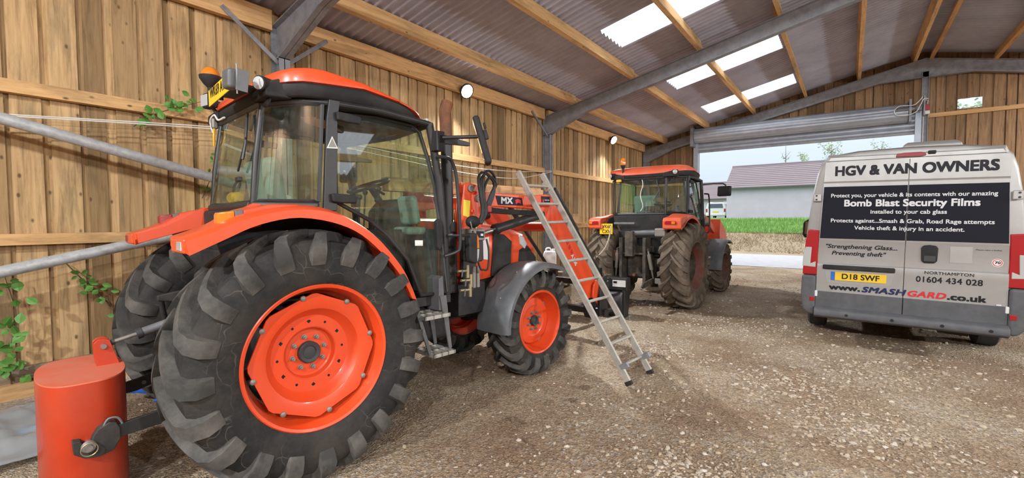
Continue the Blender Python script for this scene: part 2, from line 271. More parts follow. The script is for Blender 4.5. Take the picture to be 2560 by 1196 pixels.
# ------------------------------------------------------------------ mesh helpers
def basis(d):
    d = Vector(d).normalized(); a = Vector((0, 0, 1)) if abs(d.z) < .9 else Vector((1, 0, 0))
    u = d.cross(a).normalized(); return u, d.cross(u).normalized(), d
class MB:
    def __init__(s): s.v = []; s.f = []
    def add(s, vs, fs):
        o = len(s.v); s.v += [tuple(p) for p in vs]; s.f += [[i+o for i in f] for f in fs]; return s
    def box(s, x0, x1, y0, y1, z0, z1):
        return s.add([(x, y, z) for x in (x0, x1) for y in (y0, y1) for z in (z0, z1)], [(0, 1, 3, 2), (4, 6, 7, 5), (0, 4, 5, 1), (2, 3, 7, 6), (0, 2, 6, 4), (1, 5, 7, 3)])
    def obox(s, c, sz, rot):
        m = rot if isinstance(rot, Matrix) else Matrix.Rotation(rot, 3, 'Z')
        vs = [Vector(c)+m @ Vector((x*sz[0]/2, y*sz[1]/2, z*sz[2]/2)) for x in (-1, 1) for y in (-1, 1) for z in (-1, 1)]
        return s.add(vs, [(0, 1, 3, 2), (4, 6, 7, 5), (0, 4, 5, 1), (2, 3, 7, 6), (0, 2, 6, 4), (1, 5, 7, 3)])
    def prism(s, pts, a, b, fn):
        """fn(p, t) -> xyz; extrudes the outline from t=a to t=b"""
        n = len(pts); vs = [fn(p, a) for p in pts]+[fn(p, b) for p in pts]
        return s.add(vs, [list(range(n))[::-1], list(range(n, 2*n))]+[(i, (i+1) % n, n+(i+1) % n, n+i) for i in range(n)])
    def beam(s, p, q, w, h, upv=(0, 0, 1)):
        p, q = Vector(p), Vector(q); d = (q-p).normalized(); x = d.cross(Vector(upv)).normalized(); y = x.cross(d)
        r = [(-w/2, -h/2), (w/2, -h/2), (w/2, h/2), (-w/2, h/2)]
        return s.add([p+x*a+y*b for a, b in r]+[q+x*a+y*b for a, b in r], [(3, 2, 1, 0), (4, 5, 6, 7), (0, 1, 5, 4), (1, 2, 6, 5), (2, 3, 7, 6), (3, 0, 4, 7)])
    def tube(s, pts, r, n=10, closed=False):
        pts = [Vector(p) for p in pts]; N = len(pts); rs = r if isinstance(r, (list, tuple)) else [r]*N
        rings = []; u = None
        for i, p in enumerate(pts):
            a = pts[i-1] if (i or closed) else p; b = pts[(i+1) % N] if (i < N-1 or closed) else p
            d = (b-a).normalized()
            if u is None: u = basis(d)[0]
            u = (u-d*u.dot(d)).normalized(); v = d.cross(u)
            rings.append([p+(u*math.cos(2*PI*k/n)+v*math.sin(2*PI*k/n))*rs[i] for k in range(n)])
        return s.loft(rings, caps=not closed, wrap=closed)
    def loft(s, rings, caps=True, wrap=False, closed=True):
        n = len(rings[0]); N = len(rings); vs = [p for r in rings for p in r]; fs = []
        for i in range(N if wrap else N-1):
            j = (i+1) % N
            for k in range(n if closed else n-1):
                l = (k+1) % n; fs.append((i*n+k, i*n+l, j*n+l, j*n+k))
        if caps and not wrap: fs += [list(range(n))[::-1], [(N-1)*n+k for k in range(n)]]
        return s.add(vs, fs)
    def lathe(s, prof, c, ax, n=32, caps=True, fr=None):
        """prof = (radius, distance along the axis)"""
        u, v, d = fr or basis(ax); c = Vector(c)
        return s.loft([[c+d*h+(u*math.cos(2*PI*k/n)+v*math.sin(2*PI*k/n))*r for k in range(n)] for r, h in prof], caps=caps)
    def ball(s, c, r, nu=14, nv=9, z0=-1, z1=1):
        rx, ry, rz = r if isinstance(r, (list, tuple)) else (r, r, r)
        a0, a1 = math.asin(max(-.999, z0)), math.asin(min(.999, z1))
        return s.loft([[(c[0]+rx*math.cos(a)*math.cos(2*PI*k/nu), c[1]+ry*math.cos(a)*math.sin(2*PI*k/nu), c[2]+rz*math.sin(a)) for k in range(nu)] for a in [a0+(a1-a0)*i/nv for i in range(nv+1)]])
    def sheet(s, q, t=.006):
        """flat pane through the corner points q, t thick"""
        q = [Vector(p) for p in q]; nn = (q[1]-q[0]).cross(q[2]-q[0]).normalized()*t/2; n = len(q)
        return s.add([p-nn for p in q]+[p+nn for p in q], [list(range(n))[::-1], list(range(n, 2*n))]+[(i, (i+1) % n, n+(i+1) % n, n+i) for i in range(n)])
    def build(s, name, m, parent=None, bevel=0, angle=38, segs=2, smooth=True, loc=None):
        me = bpy.data.meshes.new(name); me.from_pydata(s.v, [], s.f); me.update()
        bm = bmesh.new(); bm.from_mesh(me); bmesh.ops.recalc_face_normals(bm, faces=bm.faces); bm.to_mesh(me); bm.free()
        if m: me.materials.append(m)
        o = bpy.data.objects.new(name, me); COL.objects.link(o)
        if smooth:
            me.polygons.foreach_set('use_smooth', [True]*len(me.polygons)); me.set_sharp_from_angle(angle=math.radians(angle))
        if bevel:
            b = o.modifiers.new('bevel', 'BEVEL'); b.width = bevel; b.segments = segs; b.limit_method = 'ANGLE'; b.angle_limit = math.radians(40); b.harden_normals = True
        if parent: o.parent = parent
        if loc: o.location = loc
        return o
def tag(o, label=None, cat=None, group=None, kind=None):
    if label: o['label'] = label
    if cat: o['category'] = cat
    if group: o['group'] = group
    if kind: o['kind'] = kind
    return o
def thing(name, label, cat, loc=(0, 0, 0), rz=0, group=None):
    o = bpy.data.objects.new(name, None); COL.objects.link(o); o.empty_display_size = .1
    o.location = loc; o.rotation_euler = (0, 0, rz)
    return tag(o, label, cat, group)
def link_copy(o, parent=None, loc=None):
    c = o.copy(); COL.objects.link(c)
    if parent: c.parent = parent
    if loc: c.location = loc
    return c
def text(name, s, m, parent, x0, z0, width, y=0, height=None, bold=0, shear=0, rot=(PI/2, 0, 0), depth=.0012, origin=None, space=1.0):
    """real lettering, set from the left end of its base line to the given width and capital height"""
    cu = bpy.data.curves.new(name, 'FONT'); cu.body = s; cu.size = 1; cu.shear = shear; cu.space_character = space; cu.resolution_u = 4
    o = bpy.data.objects.new(name, cu); COL.objects.link(o)
    bpy.context.view_layer.update()
    me = bpy.data.meshes.new_from_object(o.evaluated_get(bpy.context.evaluated_depsgraph_get()))
    bpy.data.objects.remove(o)
    xs = [v.co.x for v in me.vertices]; ys = [v.co.y for v in me.vertices]
    sx = width/(max(xs)-min(xs)); sy = (height/.69) if height else sx; x00 = min(xs)
    bm = bmesh.new(); bm.from_mesh(me)
    for v in bm.verts: v.co = ((v.co.x-x00)*sx, v.co.y*sy, 0)
    if bold:   # heavier strokes: the same outline laid down four times, slightly shifted
        base = bm.faces[:]; q = bold*sx*.62
        for i, (ox, oy) in enumerate(((-q, -q), (q, -q), (-q, q), (q, q))):
            dd = bmesh.ops.duplicate(bm, geom=base)['geom'] if i else None
            if dd: bmesh.ops.translate(bm, verts=[e for e in dd if isinstance(e, bmesh.types.BMVert)], vec=(ox+q, oy+q, i*.00004))
    g = bmesh.ops.extrude_face_region(bm, geom=bm.faces[:])
    for e in g['geom']:
        if isinstance(e, bmesh.types.BMVert): e.co.z += depth
    bmesh.ops.recalc_face_normals(bm, faces=bm.faces); bm.to_mesh(me); bm.free()
    me.materials.clear(); me.materials.append(m)
    t = bpy.data.objects.new(name, me); COL.objects.link(t); t.rotation_euler = rot
    t.location = origin if origin else (x0, y, z0)
    if parent: t.parent = parent
    return t
def arc(c, r, a0, a1, n): return [(c[0]+r*math.cos(a0+(a1-a0)*i/n), c[1]+r*math.sin(a0+(a1-a0)*i/n)) for i in range(n+1)]
def spline(pts, n=8):
    """smooth curve through points"""
    P = [Vector(p) for p in pts]; out = []
    for i in range(len(P)-1):
        a = P[max(0, i-1)]; b = P[i]; c = P[i+1]; d = P[min(len(P)-1, i+2)]
        for k in range(n):
            t = k/n; out.append(.5*((2*b)+(c-a)*t+(2*a-5*b+4*c-d)*t*t+(3*b-a-3*c+d)*t*t*t))
    return out+[P[-1]]

# ------------------------------------------------------------------ the barn
XL, XR, XA = -6.0, 8.92, 1.46            # left wall, right wall, ridge
YB, YG = -4.2, 16.15                     # near gable behind the camera, far gable
def raf(x): return 5.75-.2235*abs(x-XA)  # top of the rafters
def she(x): return raf(x)+.244           # roof sheets
def struct(o, label, cat): return tag(o, label, cat, kind='structure')

def xs_range(a, b, s):
    n = max(1, int(round((b-a)/s))); return [a+(b-a)*i/n for i in range(n+1)]
gx = xs_range(-14, -6.2, .6)[:-1]+xs_range(-6.2, 4.5, .07)[:-1]+xs_range(4.5, 14, .6)
gy = xs_range(-6, .2, .5)[:-1]+xs_range(.2, 9.5, .07)[:-1]+xs_range(9.5, 18.0, .4)
def gz(x, y):
    a = noise.noise(Vector((x*.5, y*.5, 3)))*.018+noise.noise(Vector((x*2.1, y*2.1, 9)))*.012
    b = noise.noise(Vector((x*9, y*9, 5)))*.007
    return a+b-.012
mb = MB(); mb.v = [(x, y, gz(x, y)) for y in gy for x in gx]; n = len(gx)
mb.f = [(j*n+i, j*n+i+1, (j+1)*n+i+1, (j+1)*n+i) for j in range(len(gy)-1) for i in range(n-1)]
struct(mb.build('floor', M['ground'], angle=180), 'trodden brown gravel and dirt floor of the barn', 'floor')

def board_wall(name, label, x, m, inward):
    mb = MB(); y = YB; r = random.Random(3)
    while y < YG:
        wd = r.choice((.14, .15, .17, .19, .2)); gp = r.uniform(.035, .075) if y > 2.6 else r.uniform(.03, .12); d = r.uniform(-.006, .006)
        mb.box(x-.022*inward+d, x+d, y, min(y+wd, YG), .24, 4.36)
        if r.random() < (.75 if y > 2.6 else .5):
            c = y+wd+gp/2; mb.box(x-.05*inward, x-.026*inward, c-.085, c+.085, .22, 4.36)
        else: mb.box(x-.05*inward, x-.026*inward, y+wd-.04, y+wd+gp+.04, .22, 4.36)
        y += wd+gp
    return struct(mb.build(name, m, smooth=False), label, 'wall')
board_wall('wall_left', 'long left wall of vertical overlapping larch boards', XL, M['wall'], 1)
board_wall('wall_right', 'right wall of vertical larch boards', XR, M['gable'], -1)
# far gable: door opening and the little square opening cut out of the boards
DX0, DX1, WX0, WX1, WZ0, WZ1 = -4.12, 1.42, 2.13, 2.58, 4.41, 4.66
mb = MB(); r = random.Random(5); x = XL
def gboard(x0, x1, z0, z1a, z1b, y0, y1):
    mb.add([(x0, y0, z0), (x1, y0, z0), (x1, y0, z1b), (x0, y0, z1a), (x0, y1, z0), (x1, y1, z0), (x1, y1, z1b), (x0, y1, z1a)], [(0, 1, 2, 3), (7, 6, 5, 4), (0, 4, 5, 1), (1, 5, 6, 2), (2, 6, 7, 3), (3, 7, 4, 0)])
def gcol(x0, x1, y0, y1):
    cuts = [(x0, x1)]
    for c in (DX0, DX1, WX0, WX1, XA): cuts = [p for a, b in cuts for p in (((a, c), (c, b)) if a+.004 < c < b-.004 else ((a, b),))]
    for a, b in cuts:
        m_ = (a+b)/2; ta, tb = she(a)-.01, she(b)-.01
        if DX0 < m_ < DX1: gboard(a, b, 4.25, ta, tb, y0, y1)
        elif WX0 < m_ < WX1: gboard(a, b, .1, WZ0, WZ0, y0, y1); gboard(a, b, WZ1, ta, tb, y0, y1)
        else: gboard(a, b, .1, ta, tb, y0, y1)
while x < XR:
    wd = r.choice((.15, .16, .18, .2, .21)); d = r.uniform(-.004, .004)
    gcol(x, min(x+wd, XR), YG+d, YG+.022+d); gp = r.uniform(.01, .05)
    gcol(max(XL, x+wd-.05), min(x+wd+gp+.05, XR), YG+.028, YG+.05)
    x += wd+gp
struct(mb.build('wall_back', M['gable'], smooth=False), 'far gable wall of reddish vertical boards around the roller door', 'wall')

mb = MB(); x = XL; r = random.Random(9)  # unseen end wall, added to keep bright sky out of the cab glass
while x < XR:
    wd = r.choice((.15, .16, .18, .2, .21))
    for q0, q1, y0 in ((x, min(x+wd, XR), YB), (max(XL, x+wd-.05), min(x+wd+.09, XR), YB-.028)):
        for a, b in (((q0, XA), (XA, q1)) if q0 < XA < q1 else ((q0, q1),)): gboard(a, b, .1, she(a)-.01, she(b)-.01, y0-.022, y0)
    x += wd+.04
struct(mb.build('wall_front', M['gable'], smooth=False), 'near gable wall of vertical boards behind the camera', 'wall')

# roof: corrugated fibre cement in courses, see-through sheets left as their own windows
PITCH = .146
SKY_YR = [(-1.5, -.6), (1.6, 2.5), (4.8, 5.7), (8.0, 8.9), (11.2, 12.1), (14.3, 15.2)]
SKY_Y = [(7.3, 8.25), (10.84, 11.65), (13.85, 14.88)]
SKY_X = (2.62, 5.2)                      # distance down from the ridge
def corr(mb, d0, d1, y0, y1, sgn, dz=0):
    n = max(2, int(round((y1-y0)/PITCH*8)))
    for k, d in enumerate((d0, d1)):
        for i in range(n+1):
            y = y0+(y1-y0)*i/n
            mb.v.append((XA+sgn*d, y, she(XA+sgn*d)+dz+.024*math.sin(2*PI*y/PITCH)))
    b = len(mb.v)-2*(n+1)
    mb.f += [(b+i, b+i+1, b+n+1+i+1, b+n+1+i) for i in range(n)]
mb = MB()
for sg, dmax in ((-1, 7.75), (1, 7.75)):
    SY = SKY_Y if sg < 0 else SKY_YR
    corr(mb, 0, SKY_X[0]+.1, YB, YG+.35, sg, .012); corr(mb, SKY_X[1]-.22, dmax, YB, YG+.35, sg, -.004)
    e = YB
    for a, b_ in SY+[(YG+.35, 0)]:
        if a > e: corr(mb, SKY_X[0], SKY_X[1], e, a, sg)
        e = b_
struct(mb.build('ceiling', M['sheet'], angle=60), 'grey corrugated fibre cement roof sheets seen from below', 'ceiling')
wi = 1
for sg in (-1, 1):
    for n_, (a, b_) in enumerate(SKY_Y if sg < 0 else SKY_YR):
        q = MB(); corr(q, SKY_X[0]-.05, SKY_X[1]+.05, a-.02, b_+.02, sg, .03)
        struct(q.build('window_%d' % wi, M['sky'], angle=60), 'translucent corrugated rooflight number %d counted from the near end on the %s slope' % (n_+1, 'left' if sg < 0 else 'right'), 'rooflight'); wi += 1
# ridge capping
mb = MB(); mb.prism([(-.28, she(XA-.28)+.03), (0, she(XA)+.05), (.28, she(XA-.28)+.03), (.28, she(XA-.28)+.05), (0, she(XA)+.07), (-.28, she(XA-.28)+.05)], YB, YG+.35, lambda p, t: (XA+p[0], t, p[1]))
struct(mb.build('trim_1', M['sheet'], smooth=False), 'ridge capping along the top of the roof', 'ridge')

# portal frames
def ibeam(mb, outer, inner, y, fl=.14, tf=.012, tw=.01):
    """web between two polylines in the xz plane with a flange along each"""
    pts = outer+inner[::-1]
    mb.prism(pts, y-tw/2, y+tw/2, lambda p, t: (p[0], t, p[1]))
    for ln, s in ((outer, 1), (inner, -1)):
        for a, b in zip(ln[:-1], ln[1:]):
            dx, dz = b[0]-a[0], b[1]-a[1]; L = math.hypot(dx, dz); nx, nz = -dz/L*tf, dx/L*tf
            mb.prism([a, b, (b[0]-nx*s, b[1]-nz*s), (a[0]-nx*s, a[1]-nz*s)], y-fl/2, y+fl/2, lambda p, t: (p[0], t, p[1]))
def frame(y, lab, fl=.14, haunch=True):
    mb = MB(); C0, C1 = XL+.05, XL+.25; RD = .28
    for sg in (-1, 1):
        f = lambda x: XA+sg*(XA-x)*-1 if False else (x if sg < 0 else 2*XA-x)
        mk = lambda L: [(f(a), b) for a, b in L]
        ibeam(mb, mk([(C0, 0), (C0, raf(C0)-.01)]), mk([(C1, 0), (C1, 3.68)]), y, fl)
        low = [(C1, 3.68), (-4.85, raf(-4.85)-RD), (.55, raf(.55)-RD), (XA, raf(XA)-RD-.2)] if haunch else [(C1, raf(C1)-RD), (XA, raf(XA)-RD)]
        ibeam(mb, mk([(C0, raf(C0)), (XA, raf(XA))]), mk(low), y, fl)
        mb.box(min(f(C1), f(C0)), max(f(C1), f(C0)), y-fl/2, y+fl/2, 3.67, 3.69)
    o = struct(mb.build('portal_frame', M['steel'], smooth=False), lab, 'steel frame')
    return o
frame(2.98, 'galvanised steel portal frame nearest the camera, behind the near tractor cab')
frame(9.36, 'middle galvanised steel portal frame with haunched rafter')
frame(15.95, 'galvanised steel portal frame against the far gable wall')
# gable post
mb = MB(); ibeam(mb, [(1.42, 0), (1.42, 5.42)], [(1.56, 0), (1.56, 5.42)], 15.95, .14)
struct(mb.build('trim_2', M['steel'], smooth=False), 'steel post rising from the door jamb to the ridge', 'post')
# purlins
PX = [-5.18, -3.78, -2.44, -1.1, .13, 1.28]
ordn = ['first', 'second', 'third', 'fourth', 'fifth', 'sixth']
for sg in (-1, 1):
    for i, px in enumerate(PX):
        x = px if sg < 0 else 2*XA-px; ang = math.atan(.2235)*(-sg)
        mb = MB(); rot = Matrix.Rotation(-math.atan(.2235)*(1 if sg < 0 else -1), 3, 'Y')
        edges = [YB, 2.98, 9.36, 16.12]
        for k in range(3):
            s_ = .012*(1 if k % 2 else -1)
            mb.obox((x+s_*2.2, (edges[k]+edges[k+1])/2, raf(x)+.112), (.075, edges[k+1]-edges[k]+(.12 if k < 2 else 0), .215), rot)
        struct(mb.build('purlin', M['railY'], smooth=False), '%s timber purlin up from the eaves on the %s roof slope' % (ordn[i], 'left' if sg < 0 else 'right'), 'roof beam')
# eave beams and wall rails
def rail(n, label, x0, x1, y0, y1, z0, z1, m='railY', cat='wall rail'):
    mb = MB(); mb.box(x0, x1, y0, y1, z0, z1); struct(mb.build('trim_%d' % n, M[m], smooth=False), label, cat)
t_ = 3
for k, (a, b_) in enumerate(((YB, 2.9), (3.06, 9.28), (9.44, 15.88))):
    bay = ('bay nearest the camera', 'middle bay', 'far bay')[k]
    rail(t_, 'deep timber eaves beam of the left wall, ' + bay, XL+.04, XL+.12, a, b_, 4.03, 4.28); t_ += 1
    rail(t_, 'upper timber rail of the left wall, ' + bay, XL+.005, XL+.09, a, b_+.05, 2.77, 2.885); t_ += 1
    rail(t_, 'lower timber rail of the left wall, ' + bay, XL+.005, XL+.09, a, b_+.05, 1.43, 1.53); t_ += 1
    rail(t_, 'timber eaves beam of the right wall, ' + bay, XR-.12, XR-.04, a, b_, 4.03, 4.28); t_ += 1
rail(t_, 'bottom timber sill board of the left wall', XL+.03, XL+.13, YB, 2.9, .07, .2); t_ += 1
rail(t_, 'grey weathered sill board behind the bottom board', XL-.01, XL+.05, YB, 15.9, .2, .33, 'oldplank'); t_ += 1
rail(t_, 'timber rail of the gable wall under the square opening', 1.56, XR-.1, 16.03, 16.13, 4.25, 4.35, 'railX'); t_ += 1
rail(t_, 'timber rail of the gable wall beside the left jamb', XL+.25, DX0-.1, 16.03, 16.13, 2.8, 2.9, 'railX'); t_ += 1
# knee braces from the columns to the eaves beams
for Y, lab in ((2.98, 'nearest'), (9.36, 'middle')):
    for s in (-1, 1):
        mb = MB(); mb.beam((XL+.19, Y+.05*s, 3.62), (XL+.14, Y+.66*s, 4.12), .05, .008, (1, 0, 0)); mb.beam((XL+.165, Y+.05*s, 3.62), (XL+.125, Y+.66*s, 4.12), .008, .05, (1, 0, 0))
        struct(mb.build('knee_brace', M['steel'], smooth=False), 'steel angle brace on the %s side of the %s column' % ('near' if s < 0 else 'far', lab), 'brace')

# roller shutter door, rolled most of the way up
d1 = struct(MB().add([], []).box(-4.2, -4.06, 15.76, 15.9, 0, 4.5).box(1.3, 1.42, 15.76, 15.9, 0, 4.5).build('door_1', M['shutter'], smooth=False), 'steel roller shutter door rolled almost fully up in the far gable', 'roller door')
mb = MB(); n = 117; pr = [(.228+.014*abs(math.sin(6.5*2*PI*i/n))) for i in range(n)]
mb.loft([[(xx, 15.68+pr[i]*math.cos(2*PI*i/n), 4.36+pr[i]*math.sin(2*PI*i/n)) for i in range(n)] for xx in (-4.12, 1.14)])
mb.build('shutter_roll', M['shutter'], d1, angle=25)
mb = MB(); pts = []
for i in range(49):
    z = 4.36-(4.36-3.88)*i/48; pts.append((15.84-.030*abs(math.sin(PI*(z-3.88)/.12))**.6, z))
mb.loft([[(xx, p[0], p[1]) for p in pts]+[(xx, p[0]+.012, p[1]) for p in pts[::-1]] for xx in (-4.1, 1.32)])
mb.build('shutter_curtain', M['shutter'], d1, angle=50)
MB().box(-4.08, 1.31, 15.81, 15.87, 3.82, 3.885).build('bottom_rail', M['steel'], d1, .006)
MB().box(-4.22, -4.13, 15.42, 15.9, 4.0, 4.66).build('end_plate', M['steel'], d1, smooth=False)
MB().box(1.15, 1.2, 15.42, 15.9, 4.1, 4.66).build('end_plate', M['steel'], d1, smooth=False)
# its motor
t = thing('door_motor', 'grey roller door motor with looped white cable at the right end of the shutter', 'motor', (1.3, 15.5, 4.42))
MB().lathe([(.05, 0), (.055, .02), (.055, .42), (.04, .44)], (-.42, -.02, .0), (1, 0, 0), 16).build('motor_body', M['steel2'], t)
MB().box(-.02, .1, -.08, .06, -.06, .06).build('gearbox', M['steel2'], t, .01)
MB().box(.12, .15, -.1, .1, -.2, .3).build('mounting_plate', M['steel'], t, .004)
MB().tube(spline([(.1, -.1, .26), (.0, -.16, .12), (-.1, -.18, .06), (-.34, -.16, .08), (-.44, -.14, -.02), (-.4, -.14, -.13), (-.2, -.14, -.17), (-.02, -.14, -.1), (.04, -.14, .02), (.12, -.12, .2), (.2, -.08, .2)]), .009, 8).build('cable', M['white'], t)
t = thing('isolator_switch', 'red and white isolator switch box beside the door motor', 'switch', (1.52, 15.82, 4.45))
MB().box(-.04, .05, -.06, .04, -.06, .1).build('switch_box', M['red'], t, .008)
MB().box(-.045, .055, -.062, .04, -.15, -.06).build('switch_base', M['white'], t, .008)
MB().tube([(.005, -.01, .1), (.02, -.01, .2), (-.05, 0, .24)], .008, 8).build('cable', M['white'], t)
tag(MB().tube([(1.46, 15.84, 4.25), (1.46, 15.84, 1.3)], .008, 8).build('power_cable', M['white']), 'thin pale cable hanging down the steel door post', 'cable')

# flood lamps under the eaves beam
def lamp(loc, rz, label, pw, ax=(.86, -.18, -.48)):
    t = thing('flood_lamp', label, 'lamp', loc, rz, 'LED flood lamps')
    ax = Vector(ax).normalized(); o = Vector((.1, 0, -.02))
    MB().lathe([(.05, -.07), (.11, -.05), (.135, -.01), (.14, .025), (.12, .026)], o, ax, 28).build('housing', M['blackmat'], t)
    MB().lathe([(.118, .02), (.118, .027)], o, ax, 28).build('diffuser', M['lampglow'], t)
    MB().box(0, .04, -.03, .03, -.06, .06).build('bracket', M['steel2'], t)
    ld = bpy.data.lights.new('flood_light', 'AREA'); ld.shape = 'DISK'; ld.size = .24; ld.energy = pw; ld.color = (.94, .97, 1.0); ld.spread = math.radians(130 if loc[0] < XL+1 else 175)
    lo = bpy.data.objects.new('flood_light', ld); COL.objects.link(lo); lo.parent = t
    lo.location = o+ax*.05; lo.rotation_euler = (Vector((ax.x*.7, ax.y, ax.z-.3)) if loc[0] < XL+1 else ax).to_track_quat('-Z', 'Y').to_euler()
lamp((XL+.12, 6.4, 4.06), 0, 'glowing LED flood lamp on the eaves beam, above the near tractor bonnet', LAMP_POWER)
lamp((XL+.12, 12.95, 4.06), 0, 'glowing LED flood lamp on the eaves beam in the far bay, above the far tractor', LAMP_POWER)
for y, lab in ((.4, 'nearest the near gable'), (6.4, 'opposite the near tractor'), (12.95, 'in the far bay')):  # unseen lamps, added to brighten the interior from the right
    lamp((XR-.12, y, 4.06), PI, 'LED flood lamp on the right wall eaves beam, '+lab, LAMP_POWER*2.0, (.52, .0, -.70))
for x, lab in ((-2.2, 'left'), (1.46, 'middle'), (5.1, 'right')):  # three more unseen lamps, added as fill from behind the camera
    lamp((x, YB+.12, raf(x)-.35), PI/2, 'LED flood lamp under the roof by the near gable wall, '+lab+' of three', LAMP_POWER*1.7, (.62, .0, -.70))

# galvanised tubes in front of the wall
def pole(p, q, r, label):
    p, q = Vector(p), Vector(q); mb = MB(); mb.tube([p, q], r, 18)
    tag(mb.build('galvanised_tube', M['pipe']), label, 'tube')
pole((-5.62, -1.2, 2.92), (-5.62, 2.93, 1.90), .05, 'galvanised steel tube sloping down behind the near tractor cab')
pole((-5.68, -1.2, .84), (-5.68, 2.95, 1.76), .05, 'galvanised steel tube sloping up to the near tractor fender')
# cords along the wall
tag(MB().tube(spline([(-5.8, -1.5, 2.34), (-5.8, .56, 2.55), (-5.8, 2.16, 2.70), (-5.8, 2.98, 2.74), (-5.8, 3.96, 2.74), (-5.8, 6.2, 2.64), (-5.8, 7.9, 2.68), (-5.72, 9.3, 2.80)]), .006, 6).build('cord', M['wire']), 'upper pale cord strung along the left wall', 'cord')
tag(MB().tube(spline([(-5.76, -1.5, 2.30), (-5.76, .56, 2.53), (-5.76, 2.16, 2.67), (-5.76, 2.98, 2.70), (-5.76, 4.0, 2.66), (-5.76, 6.2, 2.52), (-5.76, 7.9, 2.53), (-5.7, 9.3, 2.78)]), .006, 6).build('cord', M['wire']), 'lower sagging pale cord strung along the left wall', 'cord')

# brambles pushing through the boards
def vine(label, pts, leaves, size, seed):
    r = random.Random(seed); t = thing('bramble', label, 'plant', pts[0])
    o = Vector(pts[0]); P = spline([Vector(p)-o for p in pts], 6)
    MB().tube(P, [.006*(1-.6*i/len(P)) for i in range(len(P))], 6).build('stem', M['stem'], t)
    mb = MB()
    for k in range(leaves):
        p = P[int(r.uniform(.08, 1)*(len(P)-1))]+Vector((r.uniform(.0, .07), r.uniform(-.09, .09), r.uniform(-.07, .07)))
        a = r.uniform(0, 2*PI); d = Vector((r.uniform(.1, .5), math.cos(a), math.sin(a)*.8)).normalized(); nrm = Vector((.8, r.uniform(-.5, .5), r.uniform(.1, .8))).normalized()
        sd = d.cross(nrm).normalized(); nn = sd.cross(d); L = size*r.uniform(.6, 1.2); W = L*.36
        prof = [(0, 0), (.25, .75), (.5, 1), (.78, .62), (1, 0)]
        L1 = [p+d*L*a_+sd*W*b+nn*(-.06*L*b) for a_, b in prof]; R1 = [p+d*L*a_-sd*W*b+nn*(-.06*L*b) for a_, b in prof]; mid = [p+d*L*a_ for a_, b in prof]
        vs = mid+L1[1:4]+R1[1:4]
        mb.add(vs, [(0, 1, 5), (1, 2, 6, 5), (2, 3, 7, 6), (3, 4, 7), (0, 8, 1), (1, 8, 9, 2), (2, 9, 10, 3), (3, 10, 4)])
    mb.build('foliage', M['leaf'], t, smooth=False)
vine('bramble spray growing over the upper wall rail left of the near tractor cab', [(-5.97, 1.5, 2.62), (-5.86, 1.66, 2.76), (-5.84, 1.85, 2.86), (-5.8, 2.06, 2.96)], 34, .085, 1)
vine('leafy bramble climbing the wall at the left edge above the plastic sheet', [(-5.93, .56, .2), (-5.86, .55, .5), (-5.84, .6, .8), (-5.84, .54, 1.18)], 34, .095, 2)
vine('thin bramble trailing down the boards left of the rear tyre', [(-5.97, .95, 1.24), (-5.92, 1.05, 1.08), (-5.9, 1.18, .9), (-5.88, 1.36, .62)], 24, .07, 3)
vine('small bramble shoot low on the wall beside the near tractor cab window', [(-5.97, 2.1, 1.9), (-5.94, 2.2, 2.2), (-5.94, 2.24, 2.5)], 8, .06, 4)

# plastic, blue sheet, board
def crumple(name, m, label, cat, x0, x1, y0, y1, h, seed, n=26):
    mb = MB()
    for j in range(n+1):
        for i in range(n+1):
            u, v = i/n, j/n; e = min(u, 1-u, v, 1-v)*4; k = Vector((u*3.2+seed, v*3.2, seed))
            z = h*(.25+.75*min(1, e))*(.55+.7*abs(noise.noise(k*.8))+.35*noise.noise(k*2.6)+.3*abs(noise.noise(k*5.5)))+.012
            wob = noise.noise(Vector((u*2, v*2, seed+4)))*.12
            mb.v.append((x0+(x1-x0)*u+wob, y0+(y1-y0)*v+wob*.6, max(.012, z)))
    mb.f = [(j*(n+1)+i, j*(n+1)+i+1, (j+1)*(n+1)+i+1, (j+1)*(n+1)+i) for j in range(n) for i in range(n)]
    o = mb.build(name, m, angle=60); s = o.modifiers.new('thickness', 'SOLIDIFY'); s.thickness = .003
    return tag(o, label, cat)
crumple('plastic_sheet', M['plastic'], 'crumpled clear plastic sheet on the ground left of the orange weight', 'plastic sheet', -5.85, -4.45, .0, .82, .10, 2)
crumple('tarpaulin', M['blue'], 'scrap of blue tarpaulin on the ground between the two rear tyres', 'tarpaulin', -5.3, -4.75, 1.25, 1.7, .4, 5, 14)
t = MB().box(-5.86, -5.74, 10.45, 11.2, 1.53, 1.56).box(-5.88, -5.85, 10.6, 10.9, 1.56, 1.8).build('wooden_board', M['plank'], smooth=False); tag(t, 'pale wooden board lying on the lower wall rail behind the ladder', 'board')

